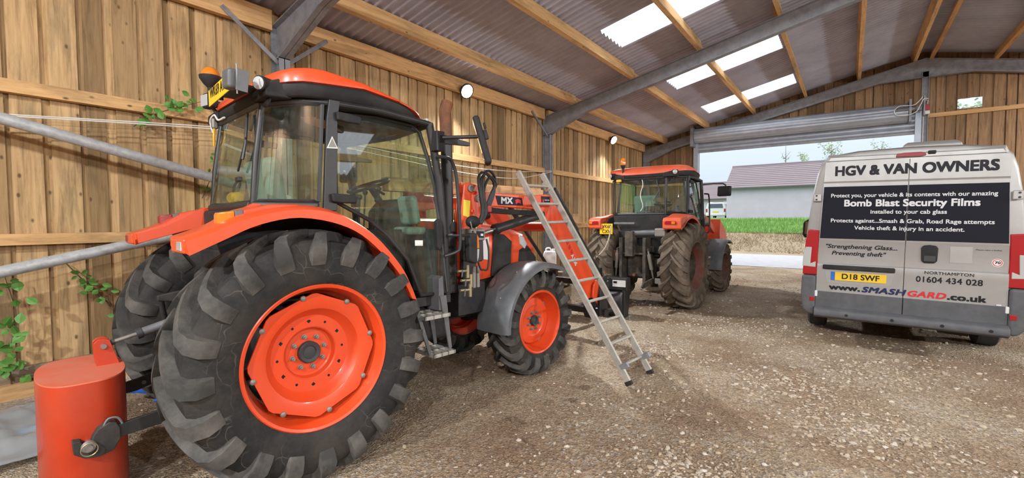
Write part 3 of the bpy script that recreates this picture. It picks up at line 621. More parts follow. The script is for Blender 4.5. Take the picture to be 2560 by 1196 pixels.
# ------------------------------------------------------------------ tractors
def S(x, s, z): return Vector((x, -s, z))
def tyre_mesh(c, R, W, rim, nl, lead, side, lug=.045, lw=.07):
    """agricultural tyre round the axle point c: carcass plus chevron lugs, rolling towards +x"""
    mb = MB(); h = W/2; Rc = R-lug
    prof = [(-h*.86, rim), (-h*.98, rim+.04), (-h*1.02, rim+(Rc-rim)*.38), (-h*1.0, rim+(Rc-rim)*.68), (-h*.95, Rc-.055), (-h*.84, Rc-.022), (-h*.5, Rc-.007), (0, Rc)]
    prof = prof+[(-a, b) for a, b in prof[-2::-1]]
    n = 96
    mb.loft([[(c[0]+r*math.sin(2*PI*k/n), c[1]+l, c[2]+r*math.cos(2*PI*k/n)) for k in range(n)] for l, r in prof], caps=False)
    nf = len(mb.f)
    # lug path over the crown and down the shoulder: (lateral, radius, normal lateral, normal radial, height, half width)
    path = [(-.03*h, Rc, 0, 1, lug, .9), (.2*h, Rc-.002, 0, 1, lug, .9), (.42*h, Rc-.006, 0, 1, lug, .95), (.62*h, Rc-.012, .05, 1, lug, 1.05), (.82*h, Rc-.022, .15, .99, lug, 1.25),
            (.95*h, Rc-.05, .5, .87, lug*.98, 1.5), (1.0*h, Rc-.09, .85, .52, lug*.75, 1.65), (1.012*h, Rc-.125, .98, .2, lug*.42, 1.6), (1.02*h, Rc-.16, 1, .05, .004, 1.5)]
    for sd in (-1, 1):
        for i in range(nl):
            t0 = 2*PI*(i+(.5 if sd > 0 else 0))/nl
            rings = []
            for l, r, nl_, nr_, hh, ww in path:
                f = min(1, max(0, l/h)); th = t0-lead*(f**.85); w2 = lw*ww/2
                ring = []
                for du, top in ((-w2, 0), (-w2*.72, 1), (w2*.72, 1), (w2, 0)):
                    q = hh if top else -.012
                    rr = r+nr_*q; ll = (l+nl_*q)*sd; a = th+du/max(.2, r)
                    ring.append((c[0]+rr*math.sin(a), c[1]+ll, c[2]+rr*math.cos(a)))
                rings.append(ring)
            mb.loft(rings)
    mb.split = nf
    return mb
def wheel(root, kind, x, s, z, R, W, rim, side, mt, mr, nuts=True, lead=.34, nl=20):
    """side = +1 right, -1 left; the rim is the part, tyre, hub cap and nuts are its pieces"""
    c = S(x, s, z); ax = Vector((0, -side, 0)); h = W/2
    fr = (Vector((1, 0, 0)), Vector((0, 0, 1)), ax)
    mb = MB(); fl = h*.86
    mb.lathe([(rim-.012, fl-.012), (rim, fl-.004), (rim+.004, fl+.006), (rim-.006, fl+.014), (rim-.022, fl+.008), (rim-.030, fl-.03), (rim-.038, fl-.05), (rim-.048, fl-.12), (rim-.07, fl-.15), (rim-.08, 0), (rim-.07, -fl+.05), (rim-.02, -fl+.01), (rim, -fl-.01)], c, ax, 72, caps=False, fr=fr)
    u, v = fr[0], fr[1]
    def ring(r, hh, oct=False):
        o = []
        for k in range(80):
            a = 2*PI*k/80+.2; rr = r
            if oct: q = (a % (PI/4))-PI/8; rr = min(r*math.cos(PI/8)/math.cos(q), r*.985)
            o.append(c+ax*hh+(u*math.cos(a)+v*math.sin(a))*rr)
        return o
    if kind == 'rear':
        D = fl-.058-(.11 if mr is M['rimred'] else 0); ro = rim*.875
        rg = [ring(ro, D-.012, 1), ring(ro, D, 1), ring(.315, D-.004), ring(.295, D-.012), ring(.252, D-.07), ring(.245, D-.076), ring(.170, D-.080), ring(.162, D-.086), ring(.152, D-.118), ring(.142, D-.124), ring(.02, D-.124)]
        hub_h, hub_r, nut_r, nut_n = D-.124, .070, .104, 8
    else:
        D = 0.0; ro = rim*.74
        rg = [ring(rim-.079, -fl*.25), ring(ro, -fl*.25), ring(ro, fl*.22), ring(ro*.96, fl*.3), ring(ro*.68, fl*.36), ring(ro*.64, fl*.32), ring(ro*.6, fl*.3), ring(.02, fl*.3)]
        hub_h, hub_r, nut_r, nut_n = fl*.3, .056, .092, 8
    mb.loft(rg, caps=False)
    w_ = mb.build('rear_wheel' if kind == 'rear' else 'front_wheel', mr, root, angle=30)
    tm = tyre_mesh(c, R, W, rim-.012, nl, lead, side, lug=.058 if kind == 'rear' else .044, lw=.072 if kind == 'rear' else .052)
    to = tm.build('tyre', mt, w_, angle=40); to.data.materials.append(M['lug'] if mt is M['tyre'] else M['tyre2'])
    to.data.polygons.foreach_set('material_index', [0 if i < tm.split else 1 for i in range(len(to.data.polygons))])
    MB().lathe([(hub_r, -.02), (hub_r, .028), (hub_r*.9, .036), (hub_r*.62, .03), (hub_r*.55, .022), (.004, .026)], c+ax*hub_h, ax, 28, fr=fr).build('hub_cap', M['dark'], w_)
    if kind == 'rear' and mr is M['rimred']:
        MB().lathe([(.17, D-.12), (.255, D-.07), (.275, D-.01), (.275, D+.07), (.262, D+.075), (.255, D+.0), (.235, D-.06), (.15, D-.11)], c, ax, 40, fr=fr, caps=False).build('wheel_spacer', M['under2'], w_)
    if nuts:
        pro = MB().lathe([(.016, -.004), (.016, .006), (.0125, .007), (.0125, .024), (.007, .025), (.007, .034)], (0, 0, 0), ax, 12, fr=fr)
        first = None
        for k in range(nut_n):
            a = 2*PI*k/nut_n+.25*(1 if kind == 'rear' else 1.4); p = c+ax*hub_h+(u*math.cos(a)+v*math.sin(a))*nut_r
            if not first: first = pro.build('wheel_nut', M['bolt'], w_, loc=p)
            else: link_copy(first, w_, p)
        if kind == 'rear':
            b2 = MB().lathe([(.017, -.006), (.017, .008), (.010, .013), (.001, .014)], (0, 0, 0), ax, 12, fr=fr); f2 = None
            hl = MB().lathe([(.0085, 0), (.0085, .0015)], (0, 0, 0), ax, 10, fr=fr); sq = MB().lathe([(.014, 0), (.014, .0015)], (0, 0, 0), ax, 4, fr=fr); fh = fq = None
            for k in range(8):
                a = 2*PI*k/8+.2+PI/4*0+.4-.4; p = c+ax*D+(u*math.cos(a-.2+.2)+v*math.sin(a))*(ro*.945)
                f2 = link_copy(f2, w_, p) if f2 else b2.build('rim_bolt', M['bolt'], w_, loc=p)
            for k in range(12):
                a = 2*PI*k/12+.05; q = c+ax*(D-.079)+(u*math.cos(a)+v*math.sin(a))*.208
                if k % 2: fq = link_copy(fq, w_, q) if fq else sq.build('punched_hole', M['ink'], w_, loc=q)
                else: fh = link_copy(fh, w_, q) if fh else hl.build('punched_hole', M['ink'], w_, loc=q)
        else:
            f2 = None
            for k in range(4):
                a = 2*PI*k/4+.55; p = c+ax*(-fl*.1)+(u*math.cos(a)+v*math.sin(a))*(ro+.025)
                if f2: link_copy(f2, w_, p)
                else: f2 = MB().obox((0, 0, 0), (.05, .05, .05), Matrix.Rotation(.6, 3, 'Y')).build('rim_lug', M['bolt'], w_, .006, loc=p)
    return w_

def interp(tab, x):
    for (a, ya), (b, yb) in zip(tab[:-1], tab[1:]):
        if x <= b: return ya+(yb-ya)*max(0, (x-a))/(b-a)
    return tab[-1][1]

def tractor(label, loc, heading, far=False):
    t = thing('tractor', label, 'tractor', loc, PI/2-heading)
    OR = M['orange2'] if far else M['orange']; TY = M['tyre2'] if far else M['tyre']; UN = M['under2'] if far else M['under']
    track, sl = (.80, -.80) if not far else (.78, -.66)
    for s in (1, -1):
        wheel(t, 'rear', 0, track if s > 0 else sl, .782, .80, .47, .457, s, TY, M['rimred'] if far else M['wheelor'], nuts=not far or s > 0)
        wheel(t, 'front', 2.47, .60*s if not far else .72*s, .555, .575, .33, .335, s, TY, M['rimred'] if far else M['wheelor'], nuts=(s > 0), lead=.36, nl=17)
    # --- chassis
    mb = MB(); mb.box(-.34, .75, -.26, .26, .52, 1.0).box(.6, 1.7, -.20, .20, .55, .98).box(1.6, 2.75, -.2, .2, .62, .95)
    mb.tube([S(0, -.58, .78), S(0, .58, .78)], .11, 20).tube([S(0, -.46, .78), S(0, .46, .78)], .17, 20)
    mb.box(-.42, -.30, -.17, .17, .55, 1.1)
    mb.build('gearbox', UN, t, .02)
    mb = MB(); mb.tube([S(2.47, -.44, .52), S(2.47, .44, .52)], [.075, .075], 16).box(2.3, 2.64, -.14, .14, .48, .72)
    for s in (1, -1): mb.tube([S(2.47, .40*s, .42), S(2.47, .40*s, .70)], .10, 16)
    mb.build('front_axle', UN, t, .012)
    # --- engine and bonnet
    MB().box(1.3, 2.62, -.27, .27, .72, 1.34).box(1.5, 1.9, -.33, -.27, .85, 1.25).box(2.0, 2.3, -.32, -.27, .8, 1.15).build('engine', UN, t, .03)
    rings = []
    for x, w_, zt, zb in ((1.22, .37, 1.66, 1.02), (1.7, .38, 1.645, 1.0), (2.2, .375, 1.60, 1.04), (2.55, .36, 1.545, 1.12), (2.78, .33, 1.47, 1.12), (2.92, .28, 1.36, 1.1)):
        rings.append([S(x, s*w_*k, zb+(zt-zb)*q) for s, k, q in ((-1, .96, 0), (-1, 1, .45), (-1, .97, .78), (-1, .80, .94), (-1, .4, 1.0), (1, .4, 1.0), (1, .80, .94), (1, .97, .78), (1, 1, .45), (1, .96, 0))])
    bn = MB().loft(rings).build('bonnet', OR, t, angle=45)
    for s in (1, -1):
        MB().prism([(2.10, 1.04), (2.14, 1.50), (2.30, 1.48), (2.42, 1.40), (2.40, 1.14), (2.36, 1.04)], .372*s, .384*s, lambda p, q: S(p[0], q, p[1])).build('side_grille', M['blackmat'], bn, .006)
        MB().prism([(2.58, 1.36), (2.57, 1.46), (2.64, 1.45), (2.70, 1.36), (2.66, 1.30)], .33*s, .364*s, lambda p, q: S(p[0], q, p[1])).build('headlight', M['clear'], bn, .012)
        MB().prism([(2.56, 1.08), (2.56, 1.30), (2.72, 1.34), (2.86, 1.2), (2.86, 1.08)], .29*s, .36*s, lambda p, q: S(p[0], q, p[1])).build('lower_grille', M['blackmat'], bn, .01)
    MB().box(2.88, 2.95, -.24, .24, 1.08, 1.33).build('front_grille', M['blackmat'], bn, .02)
    if not far:
        MB().prism([(1.99, 1.23), (1.985, 1.45), (2.07, 1.46), (2.065, 1.22)], .379, .383, lambda p, q: S(p[0], q, p[1])).build('service_label', M['stickw'], bn, smooth=False)
    # --- rear fenders
    low = [(-.66, 1.455), (-.50, 1.532), (-.32, 1.613), (-.096, 1.652), (.155, 1.608), (.351, 1.503), (.55, 1.303), (.648, 1.158), (.698, 1.058)]
    upo = [(-.675, 1.54), (-.54, 1.59), (-.39, 1.655), (-.12, 1.712), (.15, 1.682), (.40, 1.54), (.60, 1.325), (.69, 1.165), (.735, 1.058)]
    inn = [(-.67, 1.548), (-.50, 1.615), (-.36, 1.70), (-.12, 1.745), (.17, 1.737), (.43, 1.602), (.645, 1.345), (.72, 1.17), (.755, 1.058)]
    fo = .985 if not far else .93
    for s in (1, -1):
        f_ = fo if (s > 0 or not far) else .86; fi = .60; rg = []
        sm = lambda L_: [(q.x, q.z) for q in spline([(u_, 0, v_) for u_, v_ in L_], 4)]
        for (a, b, c) in zip(sm(low), sm(upo), sm(inn)):
            rg.append([S(a[0], s*f_, a[1]), S(b[0]-.0, s*f_, b[1]-.012), S(b[0], s*(f_-.018), b[1]), S((b[0]+c[0])/2, s*(f_+fi)/2, (b[1]+c[1])/2+.004), S(c[0], s*fi, c[1]), S(c[0]-.0, s*fi, c[1]-.05), S((a[0]+c[0])/2, s*(fi+.03), (a[1]+c[1]*2)/3-.06), S(a[0]-.02, s*(f_-.03), a[1]+.02)])
        fd = MB().loft(rg).build('rear_fender', OR, t, angle=32)
        # inner skirt down to the axle and black liner above the tyre
        sk = [(-.45, 1.56), (-.36, 1.66), (-.12, 1.70), (.17, 1.69), (.43, 1.55), (.62, 1.32), (.70, 1.15), (.74, 1.02), (.55, .95), (.45, 1.2), (.2, 1.36), (-.1, 1.4), (-.40, 1.36)]
        MB().prism(sk, s*(fi-.03), s*(fi+.0), lambda p, q: S(p[0], q, p[1])).build('fender_skirt', OR if s > 0 and False else M['blackmat'], fd, smooth=False)
        if not far:
            # tall inner web of the fender behind the cab
            MB().prism([(-.655, 1.47), (-.665, 1.548), (-.5, 1.60), (-.36, 1.675), (-.24, 1.745), (-.19, 1.745), (-.19, 1.60), (-.36, 1.56)], s*(fi-.04), s*(fi+.006), lambda p, q: S(p[0], q, p[1])).build('fender_web', OR, fd, .004)
        p0 = (-.47, 1.66) if not far else (-.55, 1.60)
        if not far:
            # indicator on a moulded boss
            MB().loft([[S(x, s*(.80+k*w_), z+q*h_) for k, q in ((-1, -1), (-1, 1), (1, 1), (1, -1))] for x, w_, h_, z in ((-.37, .055, .04, 1.658), (-.22, .06, .045, 1.69), (-.05, .05, .02, 1.715))]).build('lamp_boss', OR, fd, .01)
            lp = MB().loft([[S(x, s*(.80+k*w_), z+q*h_) for k, q in ((-1, -1), (-1, 1), (1, 1), (1, -1))] for x, w_, h_, z in ((-.41, .055, .042, 1.652), (-.365, .057, .044, 1.656))]).build('indicator_base', M['fgrey'], fd, .006)
            MB().loft([[S(x, s*(.80+k*w_), z+q*h_) for k, q in ((-1, -1), (-1, 1), (1, 1), (1, -1))] for x, w_, h_, z in ((-.495, .035, .026, 1.645), (-.485, .046, .036, 1.646), (-.44, .054, .041, 1.648), (-.41, .054, .041, 1.652))]).build('indicator_lens', M['amber'] if s > 0 else M['darkred'], lp, .008)
        else:
            MB().prism([(-.10, -.8), (-.105, .4), (-.08, 1), (.08, 1), (.105, .4), (.10, -.8)], -.715, -.69, lambda p, q: S(q, s*(.75+p[0]), 1.575+p[1]*.034)).build('tail_light', M['red'], fd, .006)
            MB().prism([(-.03, -.75), (-.035, .4), (-.028, .9), (.028, .9), (.035, .4), (.03, -.75)], -.722, -.70, lambda p, q: S(q, s*(.80+p[0]), 1.575+p[1]*.030)).build('indicator_lens', M['amber'], fd, .004)
            MB().prism([(-.70, 1.47), (-.70, 1.625), (-.66, 1.665), (-.36, 1.70), (-.36, 1.58), (-.5, 1.50)], *sorted((-s*.60, -s*min(f_, .93))), lambda p, q: (p[0], q, p[1])).build('fender_end', OR, fd, .02)
        ms = MB().box(-.684, -.66, *sorted((-s*(f_-.30), -s*(f_-.02))), 1.462, 1.542).build('fender_tail', OR, fd, .012)
        MB().box(-.688, -.683, *sorted((-s*(f_-.15), -s*(f_-.05))), 1.478, 1.525).build('reflector', M['clear'] if s > 0 else M['darkred'], ms, .004)
    # --- cab
    def wid(x): return .745+.02*math.sin(max(0, min(1, (x+.3)/1.5))*PI)
    fr = MB()
    for s in (1, -1):
        fr.tube([S(-.195, .47*s, 1.72), S(-.168, .465*s, 2.05), S(-.115, .455*s, 2.42)], .020, 10)                         # rear posts
        fr.prism([(.150, 1.70), (.245, 1.70), (.262, 2.33), (.282, 2.46), (.205, 2.46), (.185, 2.33)], .735*s, .765*s, lambda p, q: S(p[0], q, p[1]))
        fr.tube([S(1.055, .735*s, 2.43), S(1.10, .735*s, 2.22), S(1.15, .735*s, 1.95), S(1.20, .735*s, 1.5), S(1.22, .735*s, 1.0)], .034, 10)
        fr.tube([S(-.115, .455*s, 2.42), S(-.03, .57*s, 2.43), S(.08, .66*s, 2.437), S(.24, .735*s, 2.44)], .026, 8)       # header over the rear quarter
        fr.tube([S(.24, .74*s, 2.44), S(.6, .745*s, 2.45), S(1.05, .735*s, 2.42)], .026, 8)
        fr.tube([S(-.195, .47*s, 1.742), S(-.05, .62*s, 1.738), S(.13, .735*s, 1.735)], .026, 8)
        fr.prism([(.86, .93), (.90, 1.01), (1.25, 1.0), (1.25, .93)], .62*s, .755*s, lambda p, q: S(p[0], q, p[1]))
    fr.tube([S(-.20, -.47, 1.738), S(-.20, .47, 1.738)], .032, 8).tube([S(-.11, -.46, 2.425), S(-.11, .46, 2.425)], .035, 8)
    fr.tube([S(1.06, -.73, 2.42), S(1.2, 0, 2.43), S(1.06, .73, 2.42)], .03, 8)
    fr.build('cab_frame', M['black'], t, .006, angle=45)
    fl = MB(); fl.box(-.2, 1.25, -.62, .62, .92, .99).box(-.27, .2, -.56, .56, .99, 1.42).box(-.24, -.17, -.56, .56, 1.1, 1.72).box(1.15, 1.20, -.66, .66, .99, 1.56)
    fl.build('cab_floor', M['blackmat'], t, .02)
    # roof: red cap over a black lining
    zt = [(-.19, 2.53), (-.165, 2.548), (-.149, 2.566), (-.087, 2.598), (-.01, 2.622), (.11, 2.638), (.276, 2.638), (.423, 2.617), (.614, 2.58), (.823, 2.53), (.973, 2.498), (1.09, 2.455)]
    zr = [(-.19, 2.495), (-.16, 2.508), (-.10, 2.528), (.03, 2.545), (.19, 2.552), (.362, 2.558), (.45, 2.572), (.581, 2.563), (.823, 2.52), (1.0, 2.462), (1.09, 2.42)]
    zk = [(-.19, 2.405), (-.16, 2.42), (-.083, 2.44), (.037, 2.453), (.225, 2.456), (.431, 2.46), (.624, 2.452), (.835, 2.432), (.986, 2.408), (1.09, 2.39)]
    cx, hx, hy = .4525, .6325, .79
    SW = [(-.18, .60), (-.12, .83), (-.05, .93), (.05, .98), (.2, 1.0), (.8, 1.0), (1.09, .94)]
    def plan(k, tab, add=0, n=64, e=6.0):
        o = []
        for i in range(n):
            a = 2*PI*i/n; ca, sa = math.cos(a), math.sin(a)
            X = cx+hx*k*math.copysign(abs(ca)**(2/e), ca)
            sw = interp(SW, X)
            Yv = hy*k*sw*math.copysign(abs(sa)**(2/e), sa)
            o.append((X, Yv, interp(tab, X)+add))
        return o
    rf = MB().loft([plan(.02, zt, .05), plan(.5, zt, .045), plan(.8, zt, .03), plan(.94, zt, .012), plan(.985, zt, .0), plan(1.0, zt, -.018), plan(1.0, zr, 0), plan(.97, zr, -.004)], caps=True).build('roof', OR, t, angle=50)
    MB().loft([plan(.97, zr, .002), plan(.975, zr, -.02), plan(.955, zk, .012), plan(.93, zk, 0), plan(.8, zk, .015), plan(.02, zk, .02)]).build('roof_lining', M['blackmat'], rf, angle=50)
    for s in (1, -1): MB().obox(S(1.085, .62*s, 2.46), (.03, .12, .05), 0).build('roof_marker', M['clear'], rf, .012)
    # lamp niche and work lamps in the roof corners
    for s in (1, -1):
        nz = MB(); pts = [(-.165, 2.43), (-.165, 2.50), (-.13, 2.535), (-.06, 2.565), (-.01, 2.57), (.02, 2.54), (.01, 2.47), (.0, 2.44)]
        nz.prism(pts, .40*s, .66*s, lambda p, q: S(p[0], q, p[1]))
        nz.build('lamp_niche', M['blackmat'], rf, .012)
        if s < 0 and not far:
            wl = MB().obox(S(-.20, -.43, 2.585), (.07, .13, .12), Matrix.Rotation(.2, 3, 'Z')).build('work_lamp', M['blackmat'], t, .02, segs=3)
            MB().obox(S(-.238, -.438, 2.585), (.008, .10, .09), Matrix.Rotation(.2, 3, 'Z')).build('lamp_lens', M['clear'], wl, .004)
            MB().tube([S(-.18, -.43, 2.53), S(-.13, -.42, 2.46)], .014, 8).build('lamp_bracket', M['black'], wl)
            continue
        c = S(-.125, .60*s, 2.515); ax = Vector((-.86, -.5*s, -.10)).normalized()
        wl = MB().lathe([(.02, -.12), (.040, -.09), (.046, -.02), (.047, .02), (.042, .025)], c+ax*.06, ax, 24).build('work_lamp', M['blackmat'], t)
        MB().lathe([(.042, 0), (.040, .006), (.02, .014), (.002, .016)], c+ax*.08, ax, 24).build('lamp_lens', M['clear'], wl)
        MB().tube([c-ax*.02+Vector((0, 0, -.04)), c-ax*.0+Vector((0, 0, -.10)), c+ax*.03+Vector((0, 0, -.13))], .014, 8).build('lamp_bracket', M['black'], wl)
    # --- windows
    def pane(name, q, parent=t, m=None): return MB().sheet(q, .006).build(name, m or M['glass'], parent, smooth=False)
    for s in (1, -1):
        qb = [S(-.185, .475*s, 1.768), S(-.03, .635*s, 1.766), S(.13, .735*s, 1.764)]; qt = [S(-.112, .46*s, 2.405), S(.03, .622*s, 2.418), S(.17, .733*s, 2.42)]
        off = Vector((-.003, -.004*s, 0))
        wq = MB().loft([[b_, t__, t__+off, b_+off] for b_, t__ in zip(spline(qb, 5), spline(qt, 5))]).build('quarter_window', M['glass'], t, angle=30)
        MB().tube(spline(qb, 5)+spline(qt[::-1], 5), .014, 6, closed=True).build('window_seal', M['black'], wq)
        dp = [(.285, 2.405), (.62, 2.425), (.95, 2.408), (1.02, 2.36), (1.085, 2.15), (1.135, 1.92), (1.165, 1.5), (1.18, 1.03), (.915, 1.035), (.874, 1.16), (.817, 1.324), (.659, 1.517), (.51, 1.639), (.265, 1.765), (.275, 2.1)]
        ds = lambda z: .79-.105*(z-1.0)
        dr = MB().prism(dp, -.003*s, .003*s, lambda p, q: S(p[0], q+s*ds(p[1]), p[1])).build('door', M['glass'], t, smooth=False)
        MB().tube([S(a, ds(b)*s, b) for a, b in dp], .017, 8, closed=True).build('door_frame', M['black'], dr)
        if s > 0 or not far:
            for zz, xx in ((1.79, .20), (2.35, .245)):
                MB().prism([(xx, zz-.028), (xx-.005, zz+.03), (xx+.10, zz+.028), (xx+.18, zz+.018), (xx+.175, zz-.036), (xx+.06, zz-.036)], .765*s, .80*s, lambda p, q: S(p[0], q, p[1])).build('hinge', M['blackmat'], dr, .012)
            MB().prism([(1.08, 1.42), (1.075, 1.63), (1.11, 1.65), (1.14, 1.6), (1.14, 1.44), (1.11, 1.38)], .75*s, .80*s, lambda p, q: S(p[0], q, p[1])).build('door_handle', M['blackmat'], dr, .012)
    pane('windscreen', [S(1.225, -.7, 1.02), S(1.18, -.7, 1.7), S(1.06, -.69, 2.40), S(1.20, 0, 2.42), S(1.33, 0, 1.7), S(1.36, 0, 1.02)], m=M['glass'])
    pane('windscreen', [S(1.225, .7, 1.02), S(1.18, .7, 1.7), S(1.06, .69, 2.40), S(1.20, 0, 2.42), S(1.33, 0, 1.7), S(1.36, 0, 1.02)], m=M['glass'])
    rw = pane('rear_window', [S(-.205, -.45, 1.77), S(-.205, .45, 1.77), S(-.125, .44, 2.40), S(-.125, -.44, 2.40)])
    MB().tube([S(-.155, .28, 2.38), S(-.195, .36, 2.16), S(-.215, .36, 2.05)], .010, 6).tube([S(-.19, .36, 2.2), S(-.21, .24, 1.98)], .008, 6).build('wiper', M['black'], rw)
    MB().obox(S(-.225, .30, 1.92), (.03, .07, .03), 0).build('window_latch', M['black'], rw, .006)
    # inside
    st = MB().obox(S(.27, 0, 1.50), (.46, .48, .13), 0).obox(S(.06, 0, 1.80), (.14, .46, .62), Matrix.Rotation(-.15, 3, 'Y')).build('seat', M['seat'], t, .05, segs=3)
    MB().box(.1, .45, -.18, .18, 1.0, 1.44).build('seat_base', M['blackmat'], st, .03)
    for s in (1, -1): MB().obox(S(.22, .30*s, 1.68), (.36, .07, .06), 0).build('armrest', M['blackmat'], st, .02)
    if not far:
        js = MB().obox(S(1.035, .46, 1.72), (.07, .24, .25), Matrix.Rotation(-.18, 3, 'Y')).build('jump_seat', M['seat'], t, .04, segs=3)  # made-up seat shape standing for a teal patch in the door glass
        MB().obox(S(1.04, .46, 1.545), (.2, .24, .07), 0).build('seat_cushion', M['seat'], js, .03)
    MB().loft([[S(x, k*w_, z) for k, z in ((-1, .99), (-1, zz), (1, zz), (1, .99))] for x, w_, zz in ((.98, .14, 1.72), (1.12, .2, 1.84), (1.28, .26, 1.78))]).build('dashboard', M['blackmat'], t, .03)
    stw = MB().tube([S(.92+.19*math.cos(2*PI*k/28)*.92, .19*math.sin(2*PI*k/28), 1.95+.19*math.cos(2*PI*k/28)*.34) for k in range(28)], .014, 8, closed=True)
    stw.tube([S(.92, -.18, 1.95), S(.92, .18, 1.95)], .012, 6).tube([S(.92, 0, 1.95), S(1.08, 0, 1.88)], .012, 6).tube([S(.93, 0, 1.95), S(1.1, 0, 1.72)], .03, 8).build('steering_wheel', M['blackmat'], t)
    lv = MB()
    for k, (x, s_, z) in enumerate(((.62, .42, 1.86), (.70, .46, 1.8), (.55, .46, 1.82), (.78, .36, 1.9))): lv.tube([S(x, s_, 1.4), S(x+.03, s_, z)], .008, 6).ball(S(x+.03, s_, z), .022, 8, 6)
    lv.box(.35, .9, -.56, -.34, 1.0, 1.56).build('side_console', M['blackmat'], t, .01)
    # --- steps, rails, mirror, exhaust
    for s in ((1, -1) if not far else (1,)):
        sp = MB()
        sp.prism([(.775, 1.02), (.81, 1.02), (.955, .57), (.925, .56)], .86*s, .875*s, lambda p, q: S(p[0], q, p[1])).prism([(1.04, 1.02), (1.105, 1.02), (1.16, .575), (1.13, .57)], .86*s, .875*s, lambda p, q: S(p[0], q, p[1]))
        sp.prism([(.775, 1.02), (.81, 1.02), (.955, .57), (.925, .56)], .66*s, .675*s, lambda p, q: S(p[0], q, p[1])).prism([(1.04, 1.02), (1.105, 1.02), (1.16, .575), (1.13, .57)], .66*s, .675*s, lambda p, q: S(p[0], q, p[1]))
        sp.prism([(1.04, .9), (1.04, 1.16), (1.085, 1.18), (1.10, .9)], .70*s, .86*s, lambda p, q: S(p[0], q, p[1]))
        sb = sp.build('cab_step', M['fgrey'], t, .004)
        for z, xa, xb in ((.885, .85, 1.10), (.572, .935, 1.15)):
            tr = MB(); ys = sorted((-.67*s, -.93*s))
            tr.box(xa, xb, ys[0], ys[0]+.02, z-.03, z).box(xa, xb, ys[1]-.02, ys[1], z-.03, z)
            for k in range(4): q = xa+(xb-xa-.02)*k/3; tr.box(q, q+.022, ys[0], ys[1], z-.03, z)
            tr.box(xa, xb, (ys[0]+ys[1])/2-.012, (ys[0]+ys[1])/2+.012, z-.03, z)
            tr.build('tread', M['alu'], sb, .003)
        gr = MB(); gr.tube(spline([S(1.075, .80*s, 2.155), S(1.15, .85*s, 2.145), S(1.20, .85*s, 2.11), S(1.245, .85*s, 1.98), S(1.275, .85*s, 1.62), S(1.275, .85*s, 1.42), S(1.25, .84*s, 1.37), S(1.15, .80*s, 1.335)], 5), .015, 8)
        gr.tube([S(1.2, .79*s, 1.505), S(1.275, .85*s, 1.505), S(1.42, .80*s, 1.50)], .013, 8)
        gr.build('grab_rail', M['black'], t)
        MB().box(.62, 1.32, *sorted((-.66*s, -.30*s)), .60, .92).build('fuel_tank', M['blackmat'], t, .05, segs=3)
    ex = MB(); ex.tube([S(1.51, .40, .95), S(1.51, .40, 1.62)], .085, 18).tube([S(1.51, .40, 1.6), S(1.505, .40, 2.40)], .055, 18)
    ex = ex.build('exhaust', M['black'], t)
    MB().tube(spline([S(1.50, .40, 2.38), S(1.50, .40, 2.52), S(1.495, .40, 2.66), S(1.52, .40, 2.74)], 4), .058, 16).build('exhaust_tip', M['rust'], ex)  # reddish brown and extra width stand in for glare round the pipe top
    def mirror_(s, pts, hp, tilt):
        ar = MB(); ar.tube([S(*p) for p in pts], .016, 8)
        if not far: ar.prism([(1.085, 2.26), (1.085, 2.33), (1.14, 2.335), (1.42, 2.305), (1.42, 2.275)], .79*s, .83*s, lambda p, q: S(p[0], q, p[1])).box(1.06, 1.14, *sorted((-.74*s, -.83*s)), 2.2, 2.36)
        ar = ar.build('mirror_arm', M['black'], t, .004)
        c = S(*hp); m_ = Matrix.Rotation(tilt[0], 3, 'Z') @ Matrix.Rotation(tilt[1], 3, 'Y')
        hd = MB().obox(c, (.055, .19, .39) if not far else (.08, .26, .2), m_).build('mirror_housing', M['blackmat'], ar, .022, segs=3)
        MB().obox(c-(m_ @ Vector((.026, 0, 0))), (.004, .16, .35) if not far else (.004, .22, .16), m_).build('mirror_glass', M['mirror'], hd, smooth=False)
        if not far: MB().obox(c+(m_ @ Vector((.04, -.07, .03))), (.03, .03, .08), m_).obox(c+(m_ @ Vector((.05, -.07, .10))), (.02, .02, .05), m_).build('mirror_joint', M['blackmat'], hd, .008)
    if not far:
        mirror_(1, [(1.12, .81, 2.31), (1.27, 1.02, 2.31), (1.31, 1.08, 2.31)], (1.305, 1.10, 2.27), (-.75, -.28))
        mirror_(-1, [(1.12, -.81, 2.31), (1.27, -1.02, 2.31)], (1.29, -1.08, 2.25), (.95, .2))
    else:
        mirror_(1, [(1.1, .76, 2.34), (1.25, .92, 2.36), (1.28, 1.10, 2.355), (1.27, 1.15, 2.32), (1.26, 1.15, 2.26)], (1.26, 1.13, 2.20), (-.2, .1))
    # --- front mudguards
    for s in (1, -1):
        fi_, fo_ = (.42, .86) if not far else (.52, .95)
        rg = []
        for k in range(19):
            a = math.radians(181-(181-58)*k/18); rr = .615; rg.append([S(2.47+(rr+d)*math.cos(a), s*q, .55+(rr+d)*math.sin(a)) for q, d in ((fo_-.0, -.035), (fo_, .0), (fo_-.03, .018), (fo_-.12, .026), (fi_+.12, .026), (fi_+.03, .018), (fi_, 0), (fi_, -.035), (fi_+.03, .002), (fo_-.03, .002))])
        mg = MB().loft(rg).build('front_mudguard', M['fgrey'], t, angle=40)
        mb = MB().tube([S(2.47, s*(fi_-.05), .6), S(2.47, s*(fi_-.02), 1.0), S(2.47, s*(fi_+.2), 1.165)], .02, 8).tube([S(2.2, s*(fi_+.0), .9), S(2.2, s*(fi_+.25), 1.09)], .014, 8); mb.build('mudguard_stay', M['black'], mg)
        if s > 0:
            for k in (70, 100, 130):
                a = math.radians(k+20); MB().ball(S(2.47+.642*math.cos(a), s*(fo_+fi_)/2+.06, .55+.642*math.sin(a)), .012, 8, 5).build('mudguard_bolt', M['bolt'], mg)
